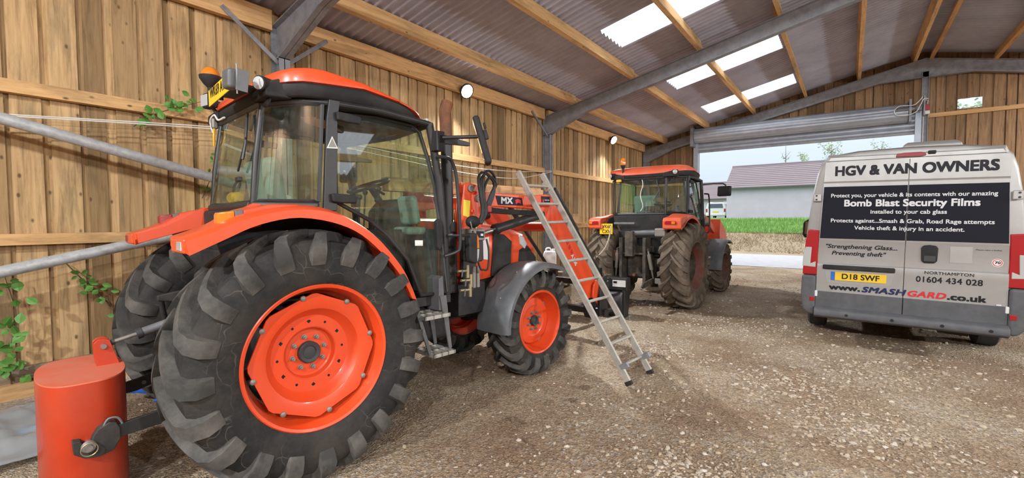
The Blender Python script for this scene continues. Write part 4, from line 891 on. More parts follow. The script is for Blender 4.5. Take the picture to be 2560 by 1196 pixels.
    # --- loader
    if not far:
        sin, sou = .42, .50
    else: sin, sou = .44, .52
    arm = [(1.66, 1.97), (1.86, 1.92), (2.06, 1.912), (2.62, 1.905), (2.90, 1.93), (3.02, 1.90), (3.138, 1.80), (3.468, 1.459), (3.80, 1.02), (4.02, .72), (3.99, .62), (3.78, .60), (3.469, .84), (3.28, 1.14), (3.098, 1.397), (2.97, 1.52), (2.871, 1.589), (2.76, 1.69), (2.658, 1.755), (2.059, 1.772), (1.86, 1.75), (1.7, 1.82)]
    if far: arm = [(1.62, 1.86), (1.8, 1.84), (2.5, 1.66), (3.0, 1.44), (3.04, 1.36), (2.98, 1.30), (2.5, 1.50), (1.8, 1.68), (1.62, 1.70)]
    post = [(1.625, 1.975), (1.665, 2.0), (1.80, 1.975), (1.85, 1.90), (1.86, 1.62), (1.80, 1.44), (1.715, 1.36), (1.64, 1.42), (1.57, 1.56), (1.575, 1.66), (1.6, 1.80)]
    for s in (1, -1):
        la = MB().prism(arm, sin*s+.02*s, sou*s-.015*s, lambda p, q: S(p[0], q, p[1])).build('loader_arm', OR, t, .012)
        lp_ = MB()
        for q0, q1 in ((sin-.01, sin+.01), (sou-.015, sou+.008)): lp_.prism(post, q0*s, q1*s, lambda p, q: S(p[0], q, p[1]))
        lp_ = lp_.build('loader_tower', OR, t, .006)
        MB().box(1.55, 1.9, *sorted((-.2*s, -sou*s)), .72, 1.02).box(1.63, 1.80, *sorted((-(sin+.012)*s, -(sou-.018)*s)), .9, 1.55).build('loader_bracket', M['black'], lp_, .01)
        for x, z, r in ((1.70, 1.94, .035), (1.80, 1.845, .035), (1.76, 1.90, .018), (1.72, 1.72, .018)):
            b_ = MB().lathe([(r, 0), (r, .02), (r*.55, .022), (r*.5, .012), (.002, .012)], S(x, sou*s+.005*s, z), (0, -s, 0), 18).build('tower_bush', M['bolt'] if r > .02 else OR, lp_)
        ram = MB().tube([S(2.12, s*(sin+.03), 1.545), S(2.86 if not far else 2.5, s*(sin+.03), 1.70 if not far else 1.56)], .048, 18).lathe([(.056, 0), (.056, .06)], S(2.08, s*(sin+.03), 1.536), (.97, 0, .2), 18).build('lift_ram', M['black'], t)
        MB().tube([S(1.86, s*(sin+.03), 1.49), S(2.12, s*(sin+.03), 1.545)], .022, 12).build('ram_rod', M['chrome'], ram)
        k2 = 1 if not far else .9
        if far: continue
        br = MB().tube([S(3.09, s*(sin+.02), 2.0), S(3.56, s*(sin+.02), 1.50)], .036, 16).build('tilt_ram', M['black'], t)
        MB().tube([S(3.54, s*(sin+.02), 1.52), S(4.08, s*(sin+.02), .95)], .024, 12).build('ram_rod', M['chrome' if far else 'black'], br)
        MB().prism([(2.95, 1.9), (3.03, 2.05), (3.13, 2.03), (3.08, 1.86)], s*(sin-.05), s*(sin+.02), lambda p, q: S(p[0], q, p[1])).build('ram_bracket', M['steel2'], br, .006)
    if not far: MB().tube([S(3.2, -.45, 1.55), S(3.2, .45, 1.55)], .06, 16).build('loader_crossbeam', OR, t)
    if not far:
        hs = MB(); hs.box(3.96, 4.06, -.62, .62, .74, .82).box(3.96, 4.06, -.62, .62, .36, .44)
        for s in (1, -1):
            hs.prism([(3.9, .36), (3.9, .60), (3.96, .86), (4.08, .9), (4.1, .34)], .36*s, .40*s, lambda p, q: S(p[0], q, p[1])).prism([(3.9, .36), (3.9, .60), (3.96, .86), (4.08, .9), (4.1, .34)], .54*s, .58*s, lambda p, q: S(p[0], q, p[1]))
        hs = hs.build('fork_carriage', M['black'], t, .008)
        for s in (1, -1):
            MB().prism([(4.02, .96), (4.07, .96), (4.09, .36), (4.11, .33), (4.85, .31), (4.85, .29), (4.05, .28), (4.02, .34)], s*.24, s*.34, lambda p, q: S(p[0], q, p[1])).build('fork_tine', M['black'], hs, .004)
            MB().prism([(3.80, .62), (3.83, .78), (3.90, .84), (4.0, .78), (4.02, .60), (3.95, .50)], .51*s, .535*s, lambda p, q: S(p[0], q, p[1])).build('arm_end_plate', OR, hs, .006)
        # lettering on the near arm
        pn = MB().prism([(2.065, 1.885), (2.47, 1.875), (2.49, 1.79), (2.10, 1.79)], sou-.016, sou-.012, lambda p, q: S(p[0], q, p[1])).build('arm_decal', M['ink'], t, smooth=False)
        R_ = (PI/2, 0, 0)
        text('decal_lettering', 'MX', M['inkw'], pn, 0, 0, .17, origin=S(2.145, sou-.011, 1.805), height=.062, bold=.05)
        MB().prism([(2.37, 1.805), (2.36, 1.85), (2.40, 1.862), (2.445, 1.85), (2.45, 1.81), (2.41, 1.82)], sou-.011, sou-.009, lambda p, q: S(p[0], q, p[1])).build('decal_emblem', M['inkred'], pn, smooth=False)
        p2 = MB().prism([(2.80, 1.905), (2.955, 1.905), (2.965, 1.81), (2.81, 1.81)], sou-.016, sou-.011, lambda p, q: S(p[0], q, p[1])).build('arm_decal', M['ink'], t, smooth=False)
        text('decal_lettering', 'TRACTOR', M['inkw'], p2, 0, 0, .09, origin=S(2.855, sou-.010, 1.855), bold=.02)
        MB().prism([(2.82, 1.84), (2.825, 1.88), (2.845, 1.86), (2.845, 1.825)], sou-.011, sou-.009, lambda p, q: S(p[0], q, p[1])).build('decal_emblem', M['inkred'], p2, smooth=False)
        for k in range(3):
            x, z = 3.28+.045*k, 1.36-.06*k; MB().prism([(x, z), (x+.03, z+.03), (x+.055, z-.01), (x+.025, z-.04)], sou-.016, sou-.012, lambda p, q: S(p[0], q, p[1])).build('arm_stripe', M['inkred'], t, smooth=False)
        text('arm_lettering', 'A106', M['inkw'], t, 0, 0, .17, origin=S(3.37, sou-.012, 1.19), rot=(PI/2, .95, 0), bold=.03)
        MB().prism([(1.615, 1.83), (1.70, 1.82), (1.685, 1.66), (1.605, 1.68)], sou+.008, sou+.010, lambda p, q: S(p[0], q, p[1])).build('warning_sticker', M['sticker'], t, smooth=False)
        # hoses looping above the coupler
        for k, (a, hgt) in enumerate(((0, 2.10), (.03, 2.08), (.07, 2.12), (.10, 2.06))):
            MB().tube(spline([S(1.70+a*.4, .62, 1.60), S(1.76+a*.6, .61, 1.72), S(1.745+a*.5, .60, 1.88), S(1.745+a, .58, hgt-.06), S(1.83+a, .565, hgt), S(1.96+a*.5, .555, hgt-.07), S(1.985-a*.3, .55, 1.92), S(1.94-a*.4, .545, 1.80), S(1.90, .54, 1.74)], 6), .013, 8).build('hydraulic_hose', M['rubber'], t)
        for k in range(3):
            MB().tube(spline([S(1.86, .53, 1.76-.02*k), S(2.2, .52, 1.735-.015*k), S(2.6, .5, 1.73-.02*k), S(2.9, .47, 1.72-.03*k)], 5), .012, 8).build('hydraulic_hose', M['rubber'], t)
        MB().obox(S(1.90, .555, 1.745), (.06, .04, .07), 0).build('hose_clip', M['red'], t, .01)
        # coupler block with lamp in front of the tower
        bx = MB().obox(S(1.60, .66, 1.50), (.17, .14, .11), 0).build('coupler_block', M['bolt'], t, .012)
        MB().obox(S(1.595, .66, 1.35), (.15, .13, .20), 0).build('coupler_body', M['dark'], bx, .02)
        MB().prism([(1.575, 1.475), (1.575, 1.535), (1.665, 1.53), (1.665, 1.47)], .731, .734, lambda p, q: S(p[0], q, p[1])).build('coupler_label', M['ink'], bx, smooth=False)
        MB().prism([(1.625, 1.49), (1.625, 1.51), (1.655, 1.508), (1.655, 1.488)], .734, .736, lambda p, q: S(p[0], q, p[1])).build('coupler_label', M['inkw'], bx, smooth=False)
        MB().tube(spline([S(1.52, .74, 1.54), S(1.54, .76, 1.35), S(1.58, .77, 1.20), S(1.62, .77, 1.18), S(1.68, .77, 1.19), S(1.70, .76, 1.35), S(1.69, .74, 1.46)], 5), .009, 8).build('coupler_guard', M['black'], bx)
        for k in range(2): MB().tube([S(1.595+.05*k, .64, 1.55), S(1.595+.05*k, .64, 1.66)], .018, 10).build('coupler_fitting', M['brass'], bx)
        hl = MB().ball(S(1.505, .76, 1.62), (.07, .06, .055), 18, 10).build('side_lamp', M['blackmat'], t)
        MB().tube([S(1.44, .80, 1.62), S(1.45, .81, 1.56), S(1.52, .81, 1.545)], .006, 6).build('lamp_bracket', M['bolt'], hl)
        wl = MB().prism([(1.435, 1.30), (1.43, 1.48), (1.45, 1.52), (1.53, 1.52), (1.53, 1.24), (1.45, 1.26)], .72, .80, lambda p, q: S(p[0], q, p[1])).build('marker_lamp', M['blackmat'], t, .02)
        MB().prism([(1.53, 1.38), (1.53, 1.51), (1.55, 1.48), (1.558, 1.38)], .72, .79, lambda p, q: S(p[0], q, p[1])).build('marker_lens', M['amber'], wl, .006)
        MB().prism([(1.53, 1.25), (1.53, 1.375), (1.558, 1.375), (1.55, 1.30)], .72, .79, lambda p, q: S(p[0], q, p[1])).build('marker_lens', M['clear'], wl, .006)
        for k, (x, z) in enumerate(((1.50, 1.17), (1.54, 1.08), (1.53, .99))):
            vb = MB().tube([S(x-.06, .62, z), S(x+.05, .62, z-.005)], .013, 10).tube([S(x+.06, .62, z+.05), S(x+.06, .62, z-.07)], .018, 10).build('hydraulic_valve', M['brass'], t)
            MB().tube([S(x-.01, .63, z), S(x-.06, .68, z-.045)], .007, 6).build('valve_lever', M['bolt'], vb)
        for k in range(2): MB().tube([S(1.64+.05*k, .62, 1.2), S(1.64+.05*k, .62, 1.0)], .02, 10).build('quick_coupling', M['bolt'], t)
        # triangle label on the door post, sticker inside the door
        sg = MB().prism([(.217, 2.21), (.178, 2.125), (.256, 2.13)], .766, .768, lambda p, q: S(p[0], q, p[1])).build('warning_triangle', M['stickw'], t, smooth=False)
        MB().prism([(.217, 2.197), (.188, 2.133), (.247, 2.137)], .768, .769, lambda p, q: S(p[0], q, p[1])).build('triangle_print', M['bolt'], sg, smooth=False)
        MB().prism([(.895, 1.43), (.895, 1.475), (.97, 1.472), (.97, 1.427)], .745, .747, lambda p, q: S(p[0], q, p[1])).build('window_sticker', M['stickw'], t, smooth=False)
    else:
        # front bucket
        bk = MB(); prof = [(3.05, 1.62), (3.0, 1.30), (3.08, 1.02), (3.4, .94), (3.8, 1.0)]
        bk.prism(prof+[(x, z-.0) if False else (x+.012, z+.018) for x, z in prof[::-1]], -.60, .60, lambda p, q: S(p[0], q, p[1]))
        for s in (1, -1): bk.prism([(3.05, 1.62), (3.0, 1.30), (3.08, 1.02), (3.4, .94), (3.8, 1.0), (3.5, 1.4)], .59*s, .61*s, lambda p, q: S(p[0], q, p[1]))
        bk.build('loader_bucket', M['orange2'], t, .004)
        for s in (.2, .3): MB().tube(spline([S(1.45, .56+s*.2, 1.0), S(1.5, .6, 1.25), S(1.6, .6, 1.35), S(1.68, .55, 1.1)], 5), .013, 8).build('hydraulic_hose', M['rubber'], t)
        for k in range(3): MB().tube([S(1.5+.06*k, .62, 1.12), S(1.5+.06*k, .64, 1.36)], .022, 10).build('hydraulic_valve', M['bolt'], t)
        MB().prism([(1.5, 1.5), (1.5, 1.9), (1.58, 1.95), (1.72, 1.5)], .5, .56, lambda p, q: S(p[0], q, p[1])).build('tower_cover', M['black'], t, .01)
        MB().tube([S(1.6, .6, 1.66), S(1.72, .6, 1.66)], .05, 14).build('accumulator', M['black'], t)
    # --- rear linkage
    lk = MB(); lk.tube([S(-.36, -.34, 1.08), S(-.36, .34, 1.08)], .06, 16)
    for s in (1, -1): lk.prism([(-.32, 1.02), (-.34, 1.14), (-.60, 1.10), (-.60, 1.06)], .28*s, .32*s, lambda p, q: S(p[0], q, p[1]))
    lk.build('lift_arms', UN, t, .008)
    for s in (1, -1):
        if not far:
            sw = .40
            ll = MB().prism([(-.15, .58), (-.15, .66), (-.72, .50), (-.91, .475), (-.91, .40), (-.72, .415)], (sw-.012)*s, (sw+.012)*s, lambda p, q: S(p[0], q, p[1])).build('lower_link', M['black'], t, .004)
            hk = [(-1.10, .445), (-1.095, .375), (-1.048, .335), (-.99, .328), (-.93, .345), (-.90, .40), (-.90, .462), (-.915, .495), (-.945, .508), (-.995, .482), (-1.015, .45), (-1.03, .405), (-1.05, .40), (-1.065, .44)]
            MB().prism(hk, (sw-.03)*s, (sw+.03)*s, lambda p, q: S(p[0], q, p[1])).build('hook_end', M['under'], ll, .006)
            MB().tube(spline([S(-.97, (sw+.02)*s, .49), S(-.95, (sw+.02)*s, .525), S(-.91, (sw+.02)*s, .52), S(-.89, (sw+.02)*s, .48)], 4), .006, 6).build('hook_latch', M['steel2'], ll)
            MB().tube([S(-.68, (sw-.03)*s, .47), S(-.68, (sw+.03)*s, .47)], .014, 8).build('link_bolt', M['bolt'], ll)
        else:
            ll = MB().prism([(-.1, .50), (-.1, .60), (-.95, .52), (-1.0, .46), (-.95, .42)], (.36-.014)*s, (.36+.014)*s, lambda p, q: S(p[0], q, p[1])).build('lower_link', M['under2'], t, .004)
        ld = MB().tube([S(-.58, .30*s, 1.08), S(-.5, .37*s, .55)], .018, 10)
        if far: ld.tube([S(-.57, .31*s, 1.0), S(-.53, .35*s, .72)], .034, 12)
        ld.build('lift_rod', M['bolt'] if far else M['black'], t)
    if not far:
        tl = MB().tube([S(-.30, 0, 1.03), S(-.74, 0, .905)], .028, 14).build('top_link', M['steel2'], t)
        MB().tube([S(-.72, 0, .91), S(-.88, 0, .872)], .013, 10).build('link_thread', M['bolt'], tl)
        MB().lathe([(.035, 0), (.035, .03)], S(-.73, 0, .907), (-.96, 0, -.27), 14).build('lock_nut', M['dark'], tl)
        MB().tube([S(-.915, -.022, .862), S(-.915, .022, .862)], .032, 14).tube([S(-.87, 0, .874), S(-.905, 0, .865)], .02, 8).build('link_eye', M['dark'], tl)
    else:
        for x0, x1, s0, s1, z0, z1, nm in ((-.62, -.42, -.14, .02, .95, 1.42, 'hitch_frame'), (-.55, -.36, -.24, .26, .98, 1.02, 'drawbar_plate'), (-.6, -.34, -.26, -.20, .46, 1.3, 'hitch_cheek'), (-.6, -.34, .20, .26, .46, 1.3, 'hitch_cheek')):
            MB().box(x0, x1, -s1, -s0, z0, z1).build(nm, M['under2'], t, .01)
        MB().tube([S(-.5, -.05, 1.38), S(-.5, .48, 1.40)], .055, 14).build('air_cylinder', M['fgrey'], t)
        MB().obox(S(-.48, .50, 1.40), (.16, .2, .16), 0).build('air_filter', M['bolt'], t, .03)
        MB().box(-.62, -.5, -.05, .36, 1.55, 1.585).build('rear_shelf', M['steel2'], t, .004)
        MB().obox(S(-.55, .52, .52), (.03, .2, .1), 0).obox(S(-.56, .52, .46), (.02, .03, .1), 0).build('drawbar_pin', M['bolt'], t, .01)
        MB().tube([S(-.38, 0, .60), S(-.52, 0, .60)], .03, 12).build('power_shaft', M['rust'], t)
        MB().obox(S(-.45, -.36, .95), (.15, .13, .22), 0).build('trailer_brake_valve', M['rust'], t, .02)
    # --- plates and beacon
    Rb = Matrix(((0, 0, -1), (-1, 0, 0), (0, 1, 0)))   # text reads from behind: +s to the reader's right
    eul = Rb.to_euler()
    if not far:
        pl = MB().obox(S(-.328, .32, 2.50), (.006, .50, .112), Matrix.Rotation(-.06, 3, 'X')).build('number_plate', M['yellow'], t, .002)
        text('plate_lettering', 'WK69 AYT', M['ink'], pl, 0, 0, .38, origin=S(-.332, .11, 2.479), height=.066, rot=eul, bold=.012)
        MB().box(-.318, -.14, -.50, -.10, 2.505, 2.52).box(-.323, -.30, -.3, -.28, 2.44, 2.55).build('plate_bracket', M['black'], t, .002)
        MB().obox(S(-.345, .62, 2.50), (.07, .13, .12), Matrix.Rotation(.12, 3, 'X')).build('plate_lamp', M['fgrey'], t, .022, segs=3)
        MB().obox(S(-.315, .735, 2.475), (.065, .008, .13), Matrix.Rotation(.1, 3, 'Y')).build('side_bracket', M['fgrey'], t, .002)
        MB().tube([S(-.335, .70, 2.40), S(-.335, .70, 2.58)], .005, 6).build('bracket_rod', M['bolt'], t)
        bc, bs = S(-.20, -.40, 2.80), .062
        bm_ = MB().lathe([(.02, -.24), (.022, -.12), (.05, -.09), (.075, -.05), (.078, -.03), (.07, -.028)], bc, (0, 0, 1), 22).tube([bc+Vector((0, 0, -.22)), S(-.10, -.36, 2.55)], .014, 8).build('beacon_base', M['blackmat'], t)
        MB().ball(bc+Vector((0, 0, -.03)), (.066, .066, .075), 20, 8, z0=0).build('beacon_dome', M['amber'], bm_)
        MB().tube(spline([S(-.15, -.57, 2.36), S(-.17, -.56, 2.45), S(-.165, -.46, 2.485), S(-.165, -.36, 2.43), S(-.16, -.22, 2.43)], 5), .008, 8).build('trailer_cable', M['wire'], t)
        MB().obox(S(-.16, -.48, 2.42), (.05, .045, .09), 0).build('lamp_socket', M['bolt'], t, .018)
        MB().tube(spline([S(-.165, -.475, 2.38), S(-.175, -.455, 2.32), S(-.17, -.475, 2.24)], 4), .008, 6).build('cable_tie', M['earyel'], t)
    else:
        pl = MB().obox(S(-.66, -.50, 1.46), (.006, .27, .2), 0).build('number_plate', M['yellow'], t, .002)
        text('plate_lettering', 'WK68', M['ink'], pl, 0, 0, .22, origin=S(-.664, -.615, 1.475), height=.064, rot=eul, bold=.012)
        text('plate_lettering', 'CXV', M['ink'], pl, 0, 0, .17, origin=S(-.664, -.58, 1.38), height=.064, rot=eul, bold=.012)
        bc = S(-.14, -.40, 2.76)
        bm_ = MB().lathe([(.018, -.33), (.018, -.14), (.03, -.1), (.05, -.07), (.05, -.05)], bc, (0, 0, 1), 18).build('beacon_stalk', M['black'], t)
        MB().lathe([(.052, -.05), (.058, .0), (.05, .06), (.03, .085), (.003, .09)], bc, (0, 0, 1), 14).build('beacon_dome', M['amber'], bm_)
        MB().tube(spline([S(-.165, .0, 2.40), S(-.17, .02, 2.30), S(-.19, -.02, 2.1), S(-.21, .04, 1.9), S(-.225, .0, 1.8)], 5), .007, 6).build('trailer_cable', M['wire'], t)
        MB().obox(S(-.10, .2, 1.84), (.06, .34, .10), .1).build('rear_coat', M['blackmat'], t, .03)
        MB().obox(S(-.20, -.46, 2.40), (.05, .1, .05), 0).build('strap', M['earyel'], t, .01)
    return t
TA = tractor('large orange tractor with front loader and yellow roof plate, nearest the camera', (-3.6366, 1.6632, 0), math.radians(6.5))
TB = tractor('muddy orange tractor seen from behind in front of the roller door', (-3.22, 8.72, 0), math.radians(2.2), far=True)

# ------------------------------------------------------------------ rear weight on the linkage
t = thing('tractor_weight', 'orange-red steel weight block hung on the linkage behind the near tractor', 'weight', (0, 0, 0), 0)
t.matrix_world = TA.matrix_basis.copy()
t.location = TA.matrix_basis @ Vector((-1.03, 0, 0)); t.rotation_euler = TA.rotation_euler
def wring(k, z, n=72):
    o = []
    for i in range(n):
        a = 2*PI*i/n; e = 3.2; ca, sa = math.cos(a), math.sin(a)
        o.append((k*.198*math.copysign(abs(ca)**(2/e), ca), -.02-k*.355*math.copysign(abs(sa)**(2/2.3), sa), z))
    return o
body = MB().loft([wring(.97, .012), wring(1, .03), wring(1.0, .728), wring(1.0, .735)]).build('weight_body', M['weight'], t, angle=40)
MB().loft([wring(1.0, .7352), wring(.995, .742), wring(.02, .744)]).build('weight_lid', M['weighttop'], t, angle=40)
for s in (-.045, .03):
    MB().prism([(.09, .735), (.20, .735), (.165, .86), (.155, .895), (.13, .908), (.10, .905), (.08, .885), (.08, .85)][::-1], -s-.009, -s+.009, lambda p, q: (p[0]-.02, q, p[1])).build('lug', M['weight'], t, .003)
MB().tube([(.105, .065, .862), (.105, -.055, .862)], .015, 12).build('lug_pin', M['bolt'], t)
for s in (1, -1):
    pn = MB().tube([(-.005, -.33*s, .405), (-.005, -.47*s, .405)], .016, 12).lathe([(.03, 0), (.034, .02), (.028, .03)], (-.005, -.425*s, .405), (0, -s, 0), 14).build('linkage_pin', M['bolt'], t)
    MB().tube([(-.005+.035*math.cos(2*PI*k/20), -.475*s, .40+.035*math.sin(2*PI*k/20)) for k in range(20)], .003, 6, closed=True).build('linch_ring', M['brass'], pn)
text('cast_lettering', 'N W', M['ink'], t, 0, 0, .10, origin=(-.05, -.352, .22), height=.03, rot=(PI/2, 0, 0))

# ------------------------------------------------------------------ ladder leaning on the loader
A0, A1 = Vector((-1.71, 4.24, .012)), Vector((-1.66, 4.69, .012))
B0, B1 = Vector((-2.95, 4.10, 2.165)), Vector((-2.93, 4.555, 2.175))
t = thing('ladder', 'weathered aluminium ladder leaning on the loader arm of the near tractor', 'ladder', (-1.685, 4.46, 0))
O_ = Vector(t.location)
A0, A1, B0, B1 = [p-O_ for p in (A0, A1, B0, B1)]
ax = (B0-A0).normalized(); wd = (A1-A0).normalized()
for p, q, nm in ((A0, B0, 1), (A1, B1, -1)):
    st = MB().beam(p, q, .028, .068, wd.cross(ax)).build('stile', M['alu'], t, .005)
    MB().beam(p-ax*.008, p+ax*.035, .034, .074, wd.cross(ax)).build('foot', M['blackmat'], st, .004)
    n_ = wd.cross(ax).normalized(); n_ = n_ if n_.x > 0 else -n_
    MB().beam(p+ax*.18+n_*.0, p+ax*.18+n_*.095, .03, .055, ax).build('hook_bracket', M['steel'], st, .004)
    MB().beam(q-ax*.22-n_*.02+wd*.02*nm, q-ax*.10-n_*.02+wd*.02*nm, .008, .07, n_).build('guide_plate', M['alu'], st, .003)
for k in range(10):
    f = .075+.095*k
    MB().tube([A0.lerp(B0, f)+wd*.0, A1.lerp(B1, f)], .0155, 12).build('rung', M['alu'], t)

# ------------------------------------------------------------------ van
V = thing('van', 'silver panel van with printed rear doors parked facing the roller door', 'van', (.53, 7.35, 0))
V.rotation_euler = (0, .016, 0)
full = [(-.93, .36), (-1.01, .55), (-1.035, .9), (-1.025, 1.45), (-.975, 1.95), (-.93, 2.22), (-.885, 2.37), (-.80, 2.455), (-.5, 2.50), (0, 2.515)]
full = full+[(-a, b) for a, b in full[-2::-1]]
def vsec(y, zt, kx=1, z0=.36): return [(x*kx, y, z0+(z-z0)*(zt-z0)/(2.515-z0)) for x, z in full]
body = MB().loft([vsec(.03, 2.46, .965), vsec(.04, 2.49, .985), vsec(.10, 2.515, 1.0), vsec(.5, 2.525), vsec(3.2, 2.525), vsec(3.7, 2.47, .99), vsec(4.55, 1.62, .98), vsec(4.75, 1.42, .97), vsec(5.2, 1.20, .93), vsec(5.36, .95, .88), vsec(5.40, .7, .84)]).build('body', M['silver'], V, angle=35)
# rear doors: panels with a pressed band, split down the middle
zp = [(.655, 0), (.93, .0), (.965, -.004), (1.02, .0), (1.035, .012), (1.30, .012), (1.335, .002), (1.36, 0), (2.085, 0), (2.098, .006), (2.108, 0), (2.36, 0)]
def edge(z): return .89-.05*max(0, (z-.7)/1.66)**1.6
for s in (-1, 1):
    xo, xi = (lambda z: s*edge(z)), (lambda z: s*.004)
    rows = []
    mb = MB()
    for z, dy in zp: mb.v += [(xi(z), -.012+dy, z), (xo(z), -.012+dy, z), (xo(z), .05, z), (xi(z), .05, z)]
    for i in range(len(zp)-1):
        for k in range(4): l = (k+1) % 4; mb.f.append((4*i+k, 4*i+l, 4*i+4+l, 4*i+4+k))
    mb.f += [(3, 2, 1, 0), tuple(4*(len(zp)-1)+k for k in range(4))]
    d = mb.build('rear_door', M['silver'], V, angle=20)
    MB().prism([(s*.004, .44), (s*.004, .655), (s*.892, .655), (s*.895, .44)], -.022, .05, lambda p, q: (p[0], q, p[1])).build('door_cladding', M['vgrey'], d, .004)
    MB().prism([(s*.006, 1.362), (s*.006, 2.04), (s*(edge(2.04)-.008), 2.04), (s*(edge(1.362)-.008), 1.362)], -.0145, -.012, lambda p, q: (p[0], q, p[1])).build('black_graphic', M['band'], d, smooth=False)
    for zz in (1.90, .62):
        h_ = MB().obox((s*.915, -.018, zz), (.085, .03, .10 if zz > 1 else .08), 0).build('hinge', M['silver'] if zz > 1 else M['stickw'], d, .01)
        if zz > 1:
            for k in (-.025, .025): MB().lathe([(.012, 0), (.012, .004), (.006, .005)], (s*.925, -.033, zz+k), (0, -1, 0), 12).build('hinge_bolt', M['dark'], h_)
    # wrap-around tail lamp
    lp = [(.88, .868), (.885, 1.2), (.875, 1.465), (1.0, 1.475), (1.03, 1.3), (1.046, 1.0), (1.05, .868)]
    tl = MB().prism([(s*a, b) for a, b in lp], -.012, .13, lambda p, q: (p[0], q, p[1])).build('tail_lamp', M['red'], V, .012)
    MB().prism([(s*a, b) for a, b in ((.965, 1.02), (.955, 1.24), (1.025, 1.24), (1.05, 1.15), (1.054, .98), (.905, .97), (.905, 1.05))], -.017, .12, lambda p, q: (p[0], q, p[1])).build('reversing_lens', M['clear'], tl, .008)
    # bumper corner
    bc = MB().prism([(s*a, b) for a, b in ((.895, .44), (.895, .862), (1.055, .862), (1.06, .6), (1.03, .40), (.97, .335), (.895, .335))], -.05, .5, lambda p, q: (p[0], q, p[1])).build('bumper_corner', M['vgrey'], V, .03)
    MB().box(s*.93-.028, s*.93+.028, -.058, -.048, .518, .574).build('reflector', M['red'], bc, .006)
    # rear and front wheels
    for yy in (1.06, 4.5):
        c = Vector((s*.90, yy, .335)); tw = MB().lathe([(.21, -.115), (.30, -.115), (.335, -.09), (.34, 0), (.335, .09), (.30, .115), (.21, .115)], c, (s, 0, 0), 40, caps=False).build('tyre', M['tyrev'], V)
        MB().lathe([(.21, -.1), (.215, .105), (.2, .11), (.16, .06), (.06, .05), (.055, .09), (.002, .095)], c, (s, 0, 0), 32).build('wheel_rim', M['bolt'], tw)
    MB().prism([(y, z) for y, z in ((.62, .33), (.63, .55), (.75, .73), (.95, .80), (1.2, .80), (1.4, .72), (1.50, .55), (1.52, .33), (1.45, .33), (1.06, .70), (.7, .33))], s*1.0, s*1.05, lambda p, q: (q, p[0], p[1])).build('wheel_arch', M['vgrey'], V, .01)
    # door mirror
    mr = MB().prism([(.0, 1.24), (-.02, 1.5), (.02, 1.60), (.14, 1.62), (.24, 1.55), (.25, 1.28), (.2, 1.22)], 3.95, 4.08, lambda p, q: (s*(1.10+p[0]), q, p[1])).build('door_mirror', M['blackmat'], V, .03)
    MB().tube([(s*1.0, 4.05, 1.3), (s*1.12, 4.03, 1.32)], .04, 10).build('mirror_stalk', M['blackmat'], mr)
    MB().prism([(1.09, 1.28), (1.09, 1.54), (1.30, 1.56), (1.31, 1.30)], 3.94, 3.952, lambda p, q: (s*p[0], q, p[1])).build('mirror_glass', M['mirror'], mr)
    MB().sheet([(s*1.012, 3.0, 1.45), (s*1.012, 3.85, 1.45), (s*.93, 3.75, 2.15), (s*.95, 3.05, 2.15)], .02).build('side_window', M['glass2'], V, smooth=False)
    MB().prism([(1.02, .62), (1.045, .75), (1.045, 1.02), (1.03, 1.04)], .6, 3.9, lambda p, q: (s*p[0], q, p[1])).build('side_moulding', M['vgrey'], V, .01)
MB().prism([(.86, 2.25), (-.86, 2.25), (-.93, 1.70), (.93, 1.70)], 0, .01, lambda p, q: (p[0], 3.94+(2.25-p[1])*1.06+q, p[1]+.07)).build('windscreen', M['glass2'], V, smooth=False)
# step bumper
mb = MB(); prof = [(.0, .455), (-.10, .45), (-.155, .43), (-.17, .40), (-.165, .345), (-.12, .318), (.05, .318)]
mb.prism(prof, -.90, .90, lambda p, q: (q, p[0]+.02, p[1]))
st = mb.build('step_bumper', M['vgrey'], V, .012)
for x in (-.55, -.1, .35, .75): MB().lathe([(.018, 0), (.018, .003)], (x, -.151, .385), (0, -1, 0), 12).build('parking_sensor', M['blackmat'], st)
MB().box(-.85, .85, .12, .9, .30, .42).tube([(.35, .2, .27), (.62, .15, .27)], .03, 10).box(-.6, .6, .9, 4.8, .22, .4).build('underbody', M['under'], V, .01)
# high level light, latch, roof vent
MB().prism([(-.13, 2.385), (-.12, 2.425), (-.05, 2.435), (.10, 2.435), (.14, 2.425), (.15, 2.395), (.1, 2.38)], .0, .04, lambda p, q: (p[0], q, p[1])).build('brake_light', M['darkred'], V, .006)
MB().box(.165, .235, -.005, .04, 2.405, 2.445).build('camera_pod', M['blackmat'], V, .008)
MB().loft([[(-.82, .02, 2.372), (-.80, .02, 2.42), (.80, .02, 2.42), (.82, .02, 2.372)], [(-.85, .06, 2.372), (-.82, .06, 2.468), (.82, .06, 2.468), (.85, .06, 2.372)]]).build('roof_header', M['silver'], V, .01)
vt = MB().loft([[(.34-k*.33, 1.75-k2*.35, 2.50) for k, k2 in ((1, 1), (1, -1), (-1, -1), (-1, 1))], [(.34-k*.31, 1.75-k2*.32, 2.70) for k, k2 in ((1, 1), (1, -1), (-1, -1), (-1, 1))], [(.34-k*.26, 1.75-k2*.27, 2.74) for k, k2 in ((1, 1), (1, -1), (-1, -1), (-1, 1))]]).build('roof_vent', M['silver'], V, .02)
